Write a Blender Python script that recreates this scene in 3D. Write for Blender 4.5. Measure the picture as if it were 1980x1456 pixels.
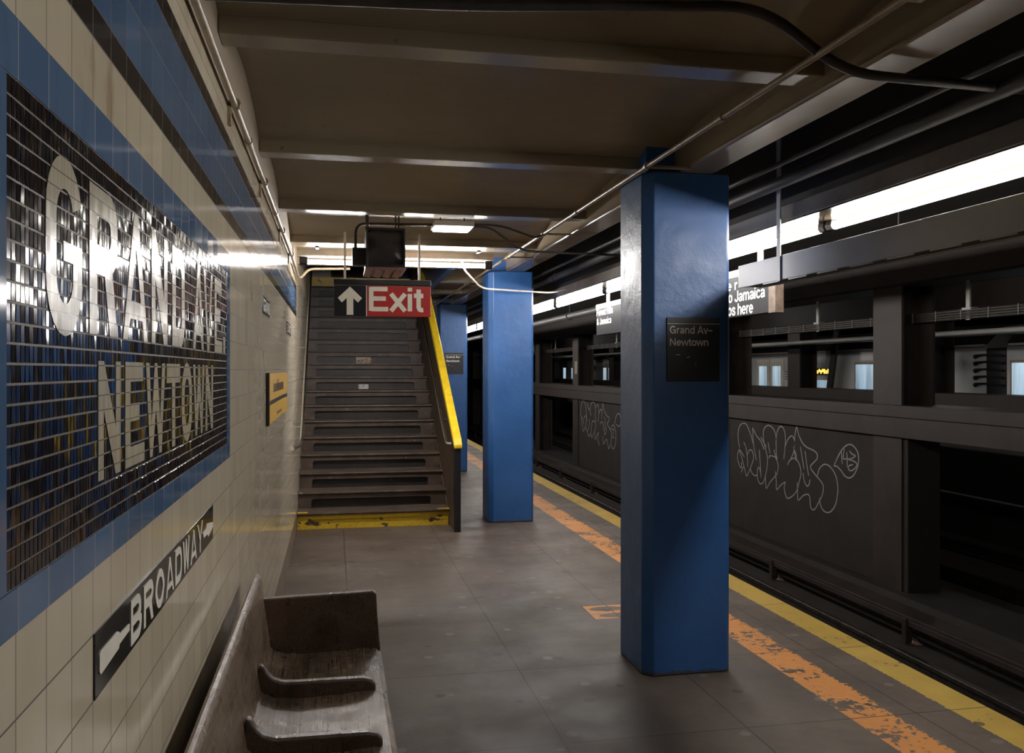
import bpy, bmesh, math, random
from mathutils import Vector
random.seed(7)
SC = bpy.context.scene
COL = SC.collection
for o in list(bpy.data.objects):
    bpy.data.objects.remove(o)

# ---------------------------------------------------------------- camera, world, exposure
F_PX, YAW = 1700.0, math.atan(343.0 / 1700.0)
cam = bpy.data.cameras.new('camera'); cam_o = bpy.data.objects.new('camera', cam); COL.objects.link(cam_o)
cam_o.location = (0, 0, 1.6); cam_o.rotation_euler = (math.pi / 2, 0, -YAW)
cam.sensor_width = 36.0; cam.lens = F_PX / 1980.0 * 36.0; cam.shift_y = -12.0 / 1980.0
cam.clip_start = 0.05; cam.clip_end = 200
SC.camera = cam_o
SC.view_settings.view_transform = 'Standard'; SC.view_settings.look = 'None'
SC.view_settings.gamma = 1.0; SC.view_settings.use_curve_mapping = False
SC.view_settings.exposure = 0.95
w = bpy.data.worlds.new('world'); SC.world = w; w.use_nodes = True
w.node_tree.nodes['Background'].inputs[0].default_value = (0.8, 0.85, 1.0, 1)
w.node_tree.nodes['Background'].inputs[1].default_value = 0.0
TUBE = 46.0          # platform-edge tubes
STAIR_TUBE = 92.0    # tube at the foot of the stairs
SC.cycles.max_bounces = 8; SC.cycles.diffuse_bounces = 5; SC.cycles.glossy_bounces = 4
SC.cycles.sample_clamp_indirect = 4.0; SC.cycles.caustics_reflective = False; SC.cycles.caustics_refractive = False

# ---------------------------------------------------------------- node helpers
class NT:
    def __init__(s, name):
        s.m = bpy.data.materials.new(name); s.m.use_nodes = True
        s.t = s.m.node_tree; s.b = s.t.nodes['Principled BSDF']
        s._pos = None
    def n(s, kind): return s.t.nodes.new('ShaderNode' + kind)
    def put(s, sock, v):
        if isinstance(v, bpy.types.NodeSocket): s.t.links.new(v, sock)
        elif isinstance(v, (tuple, list)) and len(v) == 3 and sock.type == 'RGBA': sock.default_value = (*v, 1)
        else: sock.default_value = v
    def math(s, op, a, b=0.0, c=None):
        n = s.n('Math'); n.operation = op; s.put(n.inputs[0], a); s.put(n.inputs[1], b)
        if c is not None: s.put(n.inputs[2], c)
        return n.outputs[0]
    def add(s, a, b): return s.math('ADD', a, b)
    def sub(s, a, b): return s.math('SUBTRACT', a, b)
    def mul(s, a, b): return s.math('MULTIPLY', a, b)
    def gt(s, a, b): return s.math('GREATER_THAN', a, b)
    def lt(s, a, b): return s.math('LESS_THAN', a, b)
    def rng(s, v, a, b): return s.mul(s.gt(v, a), s.lt(v, b))
    def mx(s, a, b): return s.math('MAXIMUM', a, b)
    def frac(s, a): return s.math('FRACT', a)
    def floor(s, a): return s.math('FLOOR', a)
    def vmath(s, op, a, b=None, scale=None):
        n = s.n('VectorMath'); n.operation = op; s.put(n.inputs[0], a)
        if b is not None: s.put(n.inputs[1], b)
        if scale is not None: s.put(n.inputs['Scale'], scale)
        return n.outputs[0]
    def xyz(s):
        if s._pos is None:
            g = s.n('NewGeometry'); x = s.n('SeparateXYZ'); s.t.links.new(g.outputs['Position'], x.inputs[0])
            s._pos = (g.outputs['Position'], x.outputs[0], x.outputs[1], x.outputs[2]); s.geo = g
        return s._pos
    def vec(s, x, y, z=0.0):
        n = s.n('CombineXYZ'); s.put(n.inputs[0], x); s.put(n.inputs[1], y); s.put(n.inputs[2], z); return n.outputs[0]
    def noise(s, scale, v=None, detail=4, rough=.6, stretch=None):
        n = s.n('TexNoise'); v = v if v is not None else s.xyz()[0]
        if stretch: v = s.vmath('MULTIPLY', v, stretch)
        s.put(n.inputs['Vector'], v); n.inputs['Scale'].default_value = scale
        n.inputs['Detail'].default_value = detail; n.inputs['Roughness'].default_value = rough
        return n.outputs['Fac']
    def voro(s, scale, v=None, feature='F1', stretch=None):
        n = s.n('TexVoronoi'); n.feature = feature; v = v if v is not None else s.xyz()[0]
        if stretch: v = s.vmath('MULTIPLY', v, stretch)
        s.put(n.inputs['Vector'], v); n.inputs['Scale'].default_value = scale
        return n.outputs['Distance'], n.outputs['Color']
    def white(s, v):
        n = s.n('TexWhiteNoise'); n.noise_dimensions = '3D'; s.put(n.inputs['Vector'], v); return n.outputs['Value'], n.outputs['Color']
    def ramp(s, v, a, b, lo=0.0, hi=1.0):
        n = s.n('MapRange'); s.put(n.inputs['Value'], v)
        for k, x in (('From Min', a), ('From Max', b), ('To Min', lo), ('To Max', hi)): n.inputs[k].default_value = x
        return n.outputs[0]
    def mix(s, f, a, b):
        n = s.n('Mix'); n.data_type = 'RGBA'; s.put(n.inputs['Factor'], f); s.put(n.inputs['A'], a) if 0 else None
        s.put(n.inputs[0], f); s.put(n.inputs[6], a); s.put(n.inputs[7], b); return n.outputs[2]
    def bump(s, h, strength=.3, dist=.01, normal=None):
        n = s.n('Bump'); n.inputs['Strength'].default_value = strength; n.inputs['Distance'].default_value = dist
        s.put(n.inputs['Height'], h)
        if normal is not None: s.put(n.inputs['Normal'], normal)
        return n.outputs[0]
    def tilt(s, rnd, eps):
        s.xyz()
        off = s.vmath('SCALE', s.vmath('SUBTRACT', rnd, (.5, .5, .5)), scale=eps)
        return s.vmath('NORMALIZE', s.vmath('ADD', s.geo.outputs['Normal'], off))
    def out(s, color=None, rough=None, normal=None, metal=None, spec=None, emit=None, estr=None, coat=None):
        I = s.b.inputs
        if color is not None: s.put(I['Base Color'], color)
        if rough is not None: s.put(I['Roughness'], rough)
        if normal is not None: s.put(I['Normal'], normal)
        if metal is not None: s.put(I['Metallic'], metal)
        if spec is not None: s.put(I['Specular IOR Level'], spec)
        if coat is not None: s.put(I['Coat Weight'], coat)
        if emit is not None: s.put(I['Emission Color'], emit); s.put(I['Emission Strength'], estr)
        return s.m

def simple(name, color, rough=.5, metal=0.0, var=.15, scale=14, bump=0.0, bscale=60, spec=.5):
    t = NT(name); f = t.noise(scale)
    dark = tuple(c * (1 - var) for c in color); lite = tuple(min(1, c * (1 + var)) for c in color)
    c = t.mix(t.ramp(f, .35, .65), dark, lite)
    nm = t.bump(t.noise(bscale, detail=3), bump, .004) if bump else None
    return t.out(c, rough, nm, metal, spec)

def emitter(name, color, strength):
    t = NT(name); return t.out((.8, .8, .8), .4, emit=color, estr=strength)

# ---------------------------------------------------------------- mesh helpers
class MB:
    def __init__(s): s.v = []; s.f = []; s.mi = []
    def add(s, verts, faces, mi=0):
        k = len(s.v); s.v += [tuple(p) for p in verts]; s.f += [tuple(i + k for i in f) for f in faces]; s.mi += [mi] * len(faces)
        return s
    def box(s, x0, x1, y0, y1, z0, z1, mi=0):
        v = [(x, y, z) for z in (z0, z1) for y in (y0, y1) for x in (x0, x1)]
        return s.add(v, [(0, 2, 3, 1), (4, 5, 7, 6), (0, 1, 5, 4), (2, 6, 7, 3), (0, 4, 6, 2), (1, 3, 7, 5)], mi)
    def prism(s, poly, axis, a, b, mi=0):
        """outline given in the two other axes, extruded along axis from a to b"""
        def P(p, t):
            return {'x': (t, p[0], p[1]), 'y': (p[0], t, p[1]), 'z': (p[0], p[1], t)}[axis]
        n = len(poly); v = [P(p, a) for p in poly] + [P(p, b) for p in poly]
        return s.add(v, [tuple(range(n))[::-1], tuple(range(n, 2 * n))] + [(i, (i + 1) % n, n + (i + 1) % n, n + i) for i in range(n)], mi)
    def tube(s, pts, r, n=10, rs=None, closed=False):
        pts = [Vector(p) for p in pts]; m = len(pts); V = []; F = []
        prev = None
        for i, p in enumerate(pts):
            d = (pts[min(i + 1, m - 1)] - pts[max(i - 1, 0)]).normalized()
            if prev is None:
                up = Vector((0, 0, 1)) if abs(d.z) < .9 else Vector((1, 0, 0))
                e = d.cross(up).normalized()
            else:
                e = (prev - d * prev.dot(d)).normalized()
            prev = e; g = d.cross(e)
            rr = rs[i] if rs else r
            for k in range(n):
                a = 2 * math.pi * k / n; V.append(p + e * (rr * math.cos(a)) + g * (rr * math.sin(a)))
        for i in range(m - 1):
            for k in range(n):
                F.append((i * n + k, i * n + (k + 1) % n, (i + 1) * n + (k + 1) % n, (i + 1) * n + k))
        F.append(tuple(range(n))[::-1]); F.append(tuple((m - 1) * n + k for k in range(n)))
        return s.add(V, F)
    def build(s, name, mat, parent=None, bevel=0, smooth=0, seg=2):
        base = WORLD.get(parent.name, Vector((0, 0, 0))) if parent else Vector((0, 0, 0))
        me = bpy.data.meshes.new(name)
        me.from_pydata([tuple(Vector(p) - base) for p in s.v], [], s.f); me.validate(); me.update()
        bm = bmesh.new(); bm.from_mesh(me); bmesh.ops.recalc_face_normals(bm, faces=bm.faces); bm.to_mesh(me); bm.free()
        for m in (mat if isinstance(mat, (list, tuple)) else [mat]): me.materials.append(m)
        if any(s.mi):
            for p, i in zip(me.polygons, s.mi): p.material_index = i
        if smooth:
            me.polygons.foreach_set('use_smooth', [True] * len(me.polygons)); me.set_sharp_from_angle(angle=math.radians(smooth))
        o = bpy.data.objects.new(name, me); COL.objects.link(o)
        if parent: o.parent = parent
        WORLD[o.name] = base
        if bevel:
            b = o.modifiers.new('bevel', 'BEVEL'); b.width = bevel; b.segments = seg; b.limit_method = 'ANGLE'; b.angle_limit = math.radians(40)
        return o
WORLD = {}

def tag(o, label, cat, group=None, kind=None):
    o['label'] = label; o['category'] = cat
    if group: o['group'] = group
    if kind: o['kind'] = kind
    return o
def thing(name, loc, label, cat, group=None):
    o = bpy.data.objects.new(name, None); COL.objects.link(o); o.location = loc; o.empty_display_size = .1
    WORLD[o.name] = Vector(loc); return tag(o, label, cat, group)
def struct(name, mb, mat, bevel=0, smooth=0, label=None):
    o = mb.build(name, mat, None, bevel, smooth); o['kind'] = 'structure'
    if label: o['label'] = label
    return o
def dup(root, dloc, label, group=None):
    r = root.copy(); COL.objects.link(r); r.location = Vector(root.location) + Vector(dloc); r['label'] = label
    if group: r['group'] = group
    for ch in list(root.children):
        c = ch.copy(); COL.objects.link(c); c.parent = r
        for g in ch.children:
            d = g.copy(); COL.objects.link(d); d.parent = c
    return r

def curve_mesh(c):
    o = bpy.data.objects.new('tmp', c); COL.objects.link(o); me = o.to_mesh()
    V = [tuple(v.co) for v in me.vertices]; F = [tuple(p.vertices) for p in me.polygons]
    o.to_mesh_clear(); bpy.data.objects.remove(o); bpy.data.curves.remove(c)
    return V, F
def shape(polys, ext):
    """outlines (with holes) -> plate of thickness ext, z from 0 to ext"""
    c = bpy.data.curves.new('tmp', 'CURVE'); c.dimensions = '2D'; c.fill_mode = 'BOTH'; c.extrude = ext / 2
    for p in polys:
        sp = c.splines.new('POLY'); sp.points.add(len(p) - 1); sp.use_cyclic_u = True
        for q, a in zip(sp.points, p): q.co = (a[0], a[1], 0, 1)
    V, F = curve_mesh(c); return [(x, y, z + ext / 2) for x, y, z in V], F
def text(body, ext, bold=0.0, spacing=1.0):
    c = bpy.data.curves.new('tmp', 'FONT'); c.body = body; c.extrude = ext / 2; c.offset = bold; c.size = 1; c.space_character = spacing
    c.resolution_u = 4
    V, F = curve_mesh(c); return V, F
def fit(VF, w=None, h=None, ext=.002):
    """scale text so that it is w wide and h tall (origin lower left)"""
    V, F = VF; xs = [v[0] for v in V]; ys = [v[1] for v in V]; zs = [v[2] for v in V]
    x0, y0 = min(xs), min(ys); sx = (w / (max(xs) - x0)) if w else None; sy = (h / (max(ys) - y0)) if h else None
    sx = sx or sy; sy = sy or sx; z0 = min(zs); sz = ext / max(1e-9, max(zs) - z0)
    return [((a - x0) * sx, (b - y0) * sy, (c - z0) * sz) for a, b, c in V], F
def place(VF, o, r, u):
    o, r, u = Vector(o), Vector(r), Vector(u); n = r.cross(u); V, F = VF
    return [tuple(o + r * a + u * b + n * c) for a, b, c in V], F
def arc(cx, cy, rx, ry, a0, a1, n=10):
    return [(cx + rx * math.cos(math.radians(a0 + (a1 - a0) * i / n)), cy + ry * math.sin(math.radians(a0 + (a1 - a0) * i / n))) for i in range(n + 1)]
def smooth_line(P, k=4, closed=False):
    """Catmull-Rom through the points"""
    out = []; n = len(P)
    for i in range(n - 1):
        p0, p1, p2, p3 = P[max(i - 1, 0)], P[i], P[i + 1], P[min(i + 2, n - 1)]
        for j in range(k):
            t = j / k
            out.append(tuple(.5 * ((2 * b) + (-a + c) * t + (2 * a - 5 * b + 4 * c - d) * t * t + (-a + 3 * b - 3 * c + d) * t ** 3) for a, b, c, d in zip(p0, p1, p2, p3)))
    out.append(tuple(P[-1])); return out
def bend(P, r=.08, k=6):
    """round the corners of a polyline"""
    P = [Vector(p) for p in P]; out = [P[0]]
    for i in range(1, len(P) - 1):
        a, b, c = P[i - 1], P[i], P[i + 1]; d1 = (a - b); d2 = (c - b); q = min(r, d1.length * .45, d2.length * .45)
        s, e = b + d1.normalized() * q, b + d2.normalized() * q
        for j in range(k + 1):
            t = j / k; out.append(s * (1 - t) ** 2 + b * 2 * t * (1 - t) + e * t * t)
    out.append(P[-1]); return [tuple(p) for p in out]

# letters for tile work, w wide, h tall, stroke t
def glyph(ch, w, h, t):
    if ch == 'G':
        r = w / 2; ri = r - t; a = 18
        o = arc(r, h - r, r, r, a, 180) + arc(r, r, r, r, 180, 360) + [(w, .53 * h), (.46 * w, .53 * h), (.46 * w, .42 * h), (w - t, .42 * h)]
        o += arc(r, r, ri, ri, 360, 180) + arc(r, h - r, ri, ri, 180, a); return [o]
    if ch == 'R':
        r = .3 * w; m = .44 * h
        o = [(0, 0), (0, h)] + arc(w - r, h - r, r, r, 90, 0, 6) + arc(w - r, m + r, r, r, 0, -70, 6) + [(w, 0), (w - t * 1.15, 0), (w * .52, m - t * .15), (t, m - t * .15), (t, 0)]
        ri = max(.01 * w, r - t * .8)
        i = [(t, h - t)] + arc(w - t - ri, h - t - ri, ri, ri, 90, 0, 5) + arc(w - t - ri, m + t * .9 + ri, ri, ri, 0, -90, 5) + [(t, m + t * .9)]
        return [o, i]
    if ch == 'B':
        r = .32 * w; m = .5 * h
        o = [(0, 0), (0, h)] + arc(w * .95 - r, h - r, r, r, 90, 0, 6) + [(w * .95, m + .06 * h), (w * .9, m), (w, m - .06 * h)] + arc(w - r, r, r, r, 0, -90, 6)
        ri = .16 * w
        i = [(t, h - t)] + arc(w * .95 - t - ri, h - t - ri, ri, ri, 90, 0, 5) + arc(w * .95 - t - ri, m + t * .5 + ri, ri, ri, 0, -90, 5) + [(t, m + t * .5)]
        j = [(t, m - t * .5)] + arc(w - t - ri, m - t * .5 - ri, ri, ri, 90, 0, 5) + arc(w - t - ri, t + ri, ri, ri, 0, -90, 5) + [(t, t)]
        return [o, i, j]
    if ch == 'D':
        r = .38 * w; ri = max(.01 * w, r - t)
        return [[(0, 0), (0, h)] + arc(w - r, h - r, r, r, 90, 0) + arc(w - r, r, r, r, 0, -90), [(t, t), (t, h - t)] + arc(w - t - ri, h - t - ri, ri, ri, 90, 0) + arc(w - t - ri, t + ri, ri, ri, 0, -90)]
    if ch == 'O':
        r = w / 2; ri = r - t
        return [arc(r, h - r, r, r, 180, 0) + arc(r, r, r, r, 0, -180), arc(r, h - r, ri, ri, 180, 0) + arc(r, r, ri, ri, 0, -180)]
    if ch == 'E':
        return [[(0, 0), (0, h), (.92 * w, h), (.92 * w, h - t * .9), (t, h - t * .9), (t, .6 * h), (.72 * w, .6 * h), (.72 * w, .43 * h), (t, .43 * h), (t, t * .9), (w, t * .9), (w, 0)]]
    if ch == 'T':
        return [[(0, h), (w, h), (w, h - t * 1.1), (w / 2 + t / 2, h - t * 1.1), (w / 2 + t / 2, 0), (w / 2 - t / 2, 0), (w / 2 - t / 2, h - t * 1.1), (0, h - t * 1.1)]]
    if ch == 'N':
        return [[(0, 0), (0, h), (t * 1.05, h), (w - t, .42 * h), (w - t, h), (w, h), (w, 0), (w - t * 1.05, 0), (t, .58 * h), (t, 0)]]
    if ch in 'AV':
        a = t * .42; sl = (w / 2 - a) / h; y0, y1 = .17 * h, .31 * h; xi = lambda y: t + sl * y
        yt = min(.86 * h, (w / 2 - t) / sl * .96)
        o = [(0, 0), (w / 2 - a, h), (w / 2 + a, h), (w, 0), (w - t, 0), (w - xi(y0), y0), (xi(y0), y0), (t, 0)]
        i = [(xi(y1), y1), (xi(yt), yt), (w - xi(yt), yt), (w - xi(y1), y1)]
        if ch == 'A': return [o, i]
        return [[(0, h), (w / 2 - a, 0), (w / 2 + a, 0), (w, h), (w - t, h), (w / 2, .16 * h), (t, h)]]
    if ch == 'W':
        a = t * .36
        return [[(0, h), (t, h), (.28 * w, .36 * h), (.5 * w - a, h), (.5 * w + a, h), (.72 * w, .36 * h), (w - t, h), (w, h), (.74 * w + a, 0), (.74 * w - a, 0), (.5 * w, .5 * h), (.26 * w + a, 0), (.26 * w - a, 0)]]
    if ch == 'Y':
        return [[(0, h), (t, h), (w / 2, .55 * h), (w - t, h), (w, h), (w / 2 + t / 2, .42 * h), (w / 2 + t / 2, 0), (w / 2 - t / 2, 0), (w / 2 - t / 2, .42 * h)]]
    if ch == '.':
        return [[(0, 0), (0, h), (w, h), (w, 0)]]
# strokes and hand outlines in wall coordinates (y, z), metres
# grotesque sign lettering drawn as strokes of even weight: centre lines in em units, advance width
def _el(cx, cy, rx, ry, a0=0, a1=360, n=20): return arc(cx, cy, rx, ry, a0, a1, n)
STROKES = {
 'G': ([_el(.35, .36, .27, .31, 42, 322) + [(.60, .20), (.60, .33), (.37, .33)], [(.61, .34), (.61, 0)]], .73),
 'r': ([[(.10, 0), (.10, .53)], _el(.31, .27, .21, .205, 180, 88, 8)], .36),
 'a': ([_el(.26, .36, .165, .125, 165, 0, 10) + [(.43, .10), (.46, .03)], [(.43, .30), (.34, .275), (.22, .26), (.12, .22), (.085, .14), (.13, .065), (.22, .045), (.33, .075), (.42, .15)]], .54),
 'n': ([[(.10, 0), (.10, .53)], _el(.28, .31, .175, .175, 180, 0, 12) + [(.455, 0)]], .56),
 'd': ([_el(.27, .265, .19, .22), [(.465, 0), (.465, .72)]], .57),
 'A': ([[(.03, 0), (.33, .70), (.63, 0)], [(.13, .21), (.53, .21)]], .67),
 'v': ([[(.04, .53), (.25, .03), (.46, .53)]], .50),
 '-': ([[(.04, .30), (.46, .30)]], .50),
 'N': ([[(.09, 0), (.09, .72)], [(.10, .69), (.57, .03)], [(.58, 0), (.58, .72)]], .69),
 'e': ([[(.08, .275), (.46, .275)] + _el(.27, .265, .19, .22, 3, 318)], .55),
 'w': ([[(.03, .53), (.18, .03), (.36, .50), (.54, .03), (.69, .53)]], .72),
 't': ([[(.15, .67), (.15, .13), (.18, .06), (.24, .04), (.29, .045)], [(.01, .475), (.29, .475)]], .31),
 'o': ([_el(.28, .265, .2, .22)], .56),
 'E': ([[(.10, 0), (.10, .72)], [(.10, .665), (.58, .665)], [(.10, .375), (.53, .375)], [(.10, .055), (.60, .055)]], .64),
 'x': ([[(.04, .53), (.46, 0)], [(.46, .53), (.04, 0)]], .50),
 'i': ([[(.10, 0), (.10, .53)], [(.10, .605), (.10, .72)]], .21),
 'F': ([[(.10, 0), (.10, .72)], [(.10, .665), (.54, .665)], [(.10, .36), (.48, .36)]], .57),
 's': ([[(.42, .37), (.38, .45), (.27, .487), (.15, .46), (.105, .38), (.16, .31), (.33, .245), (.425, .16), (.385, .07), (.26, .038), (.13, .065), (.08, .16)]], .50),
 'H': ([[(.10, 0), (.10, .72)], [(.57, 0), (.57, .72)], [(.10, .37), (.57, .37)]], .68),
 'l': ([[(.10, 0), (.10, .72)]], .21),
 'J': ([[(.40, .72), (.40, .20)] + _el(.235, .20, .165, .155, 0, -180, 10)], .51),
 'm': ([[(.10, 0), (.10, .53)], _el(.25, .32, .15, .165, 180, 0, 10) + [(.40, 0)], _el(.56, .32, .155, .165, 180, 0, 10) + [(.715, 0)]], .82),
 'c': ([_el(.28, .265, .2, .22, 40, 320)], .51),
 'p': ([[(.10, -.19), (.10, .53)], _el(.295, .265, .19, .22)], .57),
 'h': ([[(.10, 0), (.10, .72)], _el(.28, .31, .175, .175, 180, 0, 12) + [(.455, 0)]], .56),
 '&': ([[(.60, .02), (.22, .46), (.19, .56), (.24, .65), (.32, .67), (.40, .63), (.41, .54), (.36, .46), (.16, .33), (.09, .2), (.14, .08), (.27, .045), (.42, .10), (.52, .21), (.56, .34)]], .66),
 'P': ([[(.10, 0), (.10, .72), ], [(.10, .665), (.36, .665)] + _el(.36, .51, .17, .155, 90, -90, 10) + [(.10, .355)]], .60),
 '7': ([[(.05, .665), (.47, .665), (.34, .42), (.24, .20), (.21, 0)]], .54),
 'I': ([[(.10, 0), (.10, .72)]], .21), 'X': ([[(.05, .72), (.57, 0)], [(.57, .72), (.05, 0)]], .62),
 'T': ([[(.30, 0), (.30, .68)], [(.03, .665), (.57, .665)]], .60), 'R': ([[(.10, 0), (.10, .72)], [(.10, .665), (.38, .665)] + _el(.38, .51, .17, .155, 90, -90, 10) + [(.10, .355)], [(.36, .355), (.57, 0)]], .66),
 'D': ([[(.10, 0), (.10, .72)], [(.10, .665), (.30, .665)] + _el(.30, .36, .28, .305, 90, -90, 14) + [(.10, .055)]], .68),
 ' ': ([], .27),
}
def lettering(body, wt=.105):
    """list of flat ribbons (quads), z = 0"""
    V, F, x0, ns = [], [], 0.0, 0
    for ch in body:
        st, adv = STROKES[ch]
        for P in st:
            P = [Vector((x0 + a, b)) for a, b in P]; n = len(P); closed = (P[0] - P[-1]).length < 1e-4
            if closed: P = P[:-1]; n -= 1
            L, Rr = [], []
            for i in range(n):
                a = P[(i - 1) % n] if (closed or i) else P[i]; b = P[(i + 1) % n] if (closed or i < n - 1) else P[i]
                d1 = (P[i] - a); d2 = (b - P[i]); d1 = d1.normalized() if d1.length else d2.normalized(); d2 = d2.normalized() if d2.length else d1
                t_ = (d1 + d2); t_ = t_.normalized() if t_.length > .2 else d1
                nn = Vector((-t_.y, t_.x)); k = wt / 2 / max(.45, nn.dot(Vector((-d1.y, d1.x))))
                L.append(P[i] + nn * k); Rr.append(P[i] - nn * k)
            ns += 1; q = len(V); V += [(a.x, a.y, ns) for a in L] + [(a.x, a.y, ns) for a in Rr]
            for i in range(n if closed else n - 1):
                j = (i + 1) % n; F.append((q + i, q + n + i, q + n + j, q + j))
        x0 += adv
    return V, F
def sign_text(body, w, h, ext=.0012, wt=.105, asc=.72):
    """ribbons scaled to width w, cap height h, given a little thickness; origin at the baseline left"""
    V, F = lettering(body, wt); xs = [v[0] for v in V]; sx = w / (max(xs) - min(xs)); sy = h / asc; a0 = min(xs); n = len(V)
    W = [((a - a0) * sx, b * sy, ext * (1 + .03 * c)) for a, b, c in V] + [((a - a0) * sx, b * sy, 0) for a, b, c in V]
    G = list(F) + [tuple(i + n for i in f[::-1]) for f in F]
    for f in F: G += [(f[0], f[0] + n, f[1] + n, f[1]), (f[2], f[2] + n, f[3] + n, f[3])] + [(f[1], f[1] + n, f[2] + n, f[2]), (f[3], f[3] + n, f[0] + n, f[0])]
    return W, G
TAG_A = [[(13.625,0.308),(13.677,0.435),(13.683,0.566),(13.61,0.682),(13.481,0.728),(13.368,0.703),(13.271,0.607),(13.189,0.498),(13.148,0.413)],[(13.161,0.678),(13.153,0.564),(13.134,0.414),(13.08,0.28),(13.035,0.158)],[(13.148,0.659),(13.04,0.56),(12.894,0.483),(12.829,0.414),(12.777,0.351)],[(12.881,0.54),(12.803,0.478),(12.7,0.394)],[(13.639,0.287),(13.698,0.197),(13.698,0.105),(13.639,0.019),(13.582,-0.02),(13.553,0.009),(13.567,0.079)],[(13.639,0.281),(13.553,0.236),(13.453,0.168)],[(13.481,0.411),(13.411,0.353),(13.368,0.253),(13.341,0.153),(13.332,0.02)],[(13.341,0.217),(13.285,0.293),(13.202,0.307),(13.142,0.249),(13.134,0.174),(13.189,0.08),(13.285,-0.046),(13.374,-0.133),(13.439,-0.037),(13.481,0.01),(13.567,-0.097)],[(13.639,0.268),(13.538,0.134),(13.467,0.012)],[(13.244,-0.003),(13.175,-0.071),(13.067,-0.094),(13.008,-0.064),(12.992,0.013),(12.955,0.057),(12.907,0.009),(12.876,-0.105)],[(12.934,0.337),(12.913,0.196),(12.894,0.048),(12.876,-0.099)],[(13.008,-0.064),(12.973,-0.16),(12.894,-0.203),(12.803,-0.164),(12.726,-0.044),(12.675,0.097),(12.662,0.22),(12.7,0.315),(12.777,0.455),(12.803,0.577),(12.777,0.677),(12.662,0.74),(12.549,0.729),(12.45,0.675),(12.401,0.594),(12.388,0.499),(12.388,0.343),(12.352,0.239)],[(12.649,0.478),(12.611,0.384),(12.579,0.307)],[(12.611,0.225),(12.599,0.269),(12.524,0.276),(12.425,0.268),(12.352,0.203),(12.328,0.134),(12.364,0.022),(12.474,-0.063),(12.599,-0.151),(12.7,-0.249),(12.726,-0.155),(12.731,-0.045)],[(12.462,0.379),(12.425,0.316),(12.376,0.236)],[(12.401,0.45),(12.376,0.62),(12.303,0.726),(12.232,0.751),(12.16,0.718),(12.118,0.638),(12.109,0.533),(12.125,0.414),(12.156,0.264)],[(12.113,0.462),(12.043,0.562),(11.94,0.628),(11.872,0.61),(11.838,0.543),(11.849,0.462)],[(11.872,0.471),(11.838,0.394),(11.804,0.282),(11.789,0.352),(11.861,0.449)],[(11.951,0.29),(11.894,0.354),(11.861,0.415)],[(12.043,0.188),(11.986,0.258),(11.861,0.308),(11.76,0.281),(11.683,0.203),(11.661,0.103),(11.705,-0.016),(11.771,-0.15),(11.883,-0.246),(12.043,-0.309),(12.113,-0.254),(12.144,-0.153),(12.113,-0.078),(12.243,-0.136),(12.376,-0.225),(12.388,-0.1),(12.413,0.053)],[(11.838,0.474),(11.831,0.636),(11.782,0.771),(11.727,0.666),(11.628,0.56),(11.509,0.502),(11.32,0.469),(11.227,0.428),(11.227,0.362),(11.32,0.297),(11.399,0.239),(11.372,0.192),(11.278,0.136),(11.176,0.083),(11.086,0.028),(11.066,-0.034),(11.096,-0.136),(11.197,-0.259),(11.278,-0.349),(11.351,-0.371),(11.403,-0.323),(11.414,-0.214),(11.467,-0.171),(11.595,-0.205),(11.738,-0.294),(11.753,-0.159),(11.766,-0.035)],[(11.676,0.494),(11.628,0.345),(11.574,0.175)],[(11.548,0.443),(11.509,0.289),(11.45,0.094)],[(11.606,0.121),(11.563,0.002),(11.492,-0.057),(11.435,-0.021),(11.414,0.048)],[(11.217,0.121),(11.166,0.226),(11.056,0.297),(10.938,0.299),(10.822,0.242),(10.745,0.156),(10.708,0.034),(10.723,-0.105),(10.774,-0.228),(10.879,-0.324),(10.996,-0.353),(11.096,-0.32),(11.146,-0.252),(11.156,-0.177)],[(10.802,0.303),(10.727,0.411),(10.615,0.537),(10.487,0.615),(10.379,0.624),(10.273,0.567),(10.23,0.48),(10.247,0.367),(10.326,0.247),(10.432,0.188),(10.541,0.201),(10.633,0.263),(10.727,0.306),(10.802,0.303)],[(10.624,0.526),(10.602,0.35)],[(10.556,0.563),(10.578,0.431),(10.514,0.43),(10.45,0.438)],[(10.496,0.522),(10.483,0.322)],[(10.432,0.543),(10.379,0.507),(10.299,0.489),(10.397,0.444),(10.459,0.427),(10.343,0.418),(10.264,0.386),(10.308,0.33),(10.397,0.285),(10.459,0.303),(10.441,0.347),(10.352,0.371)]]
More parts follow.
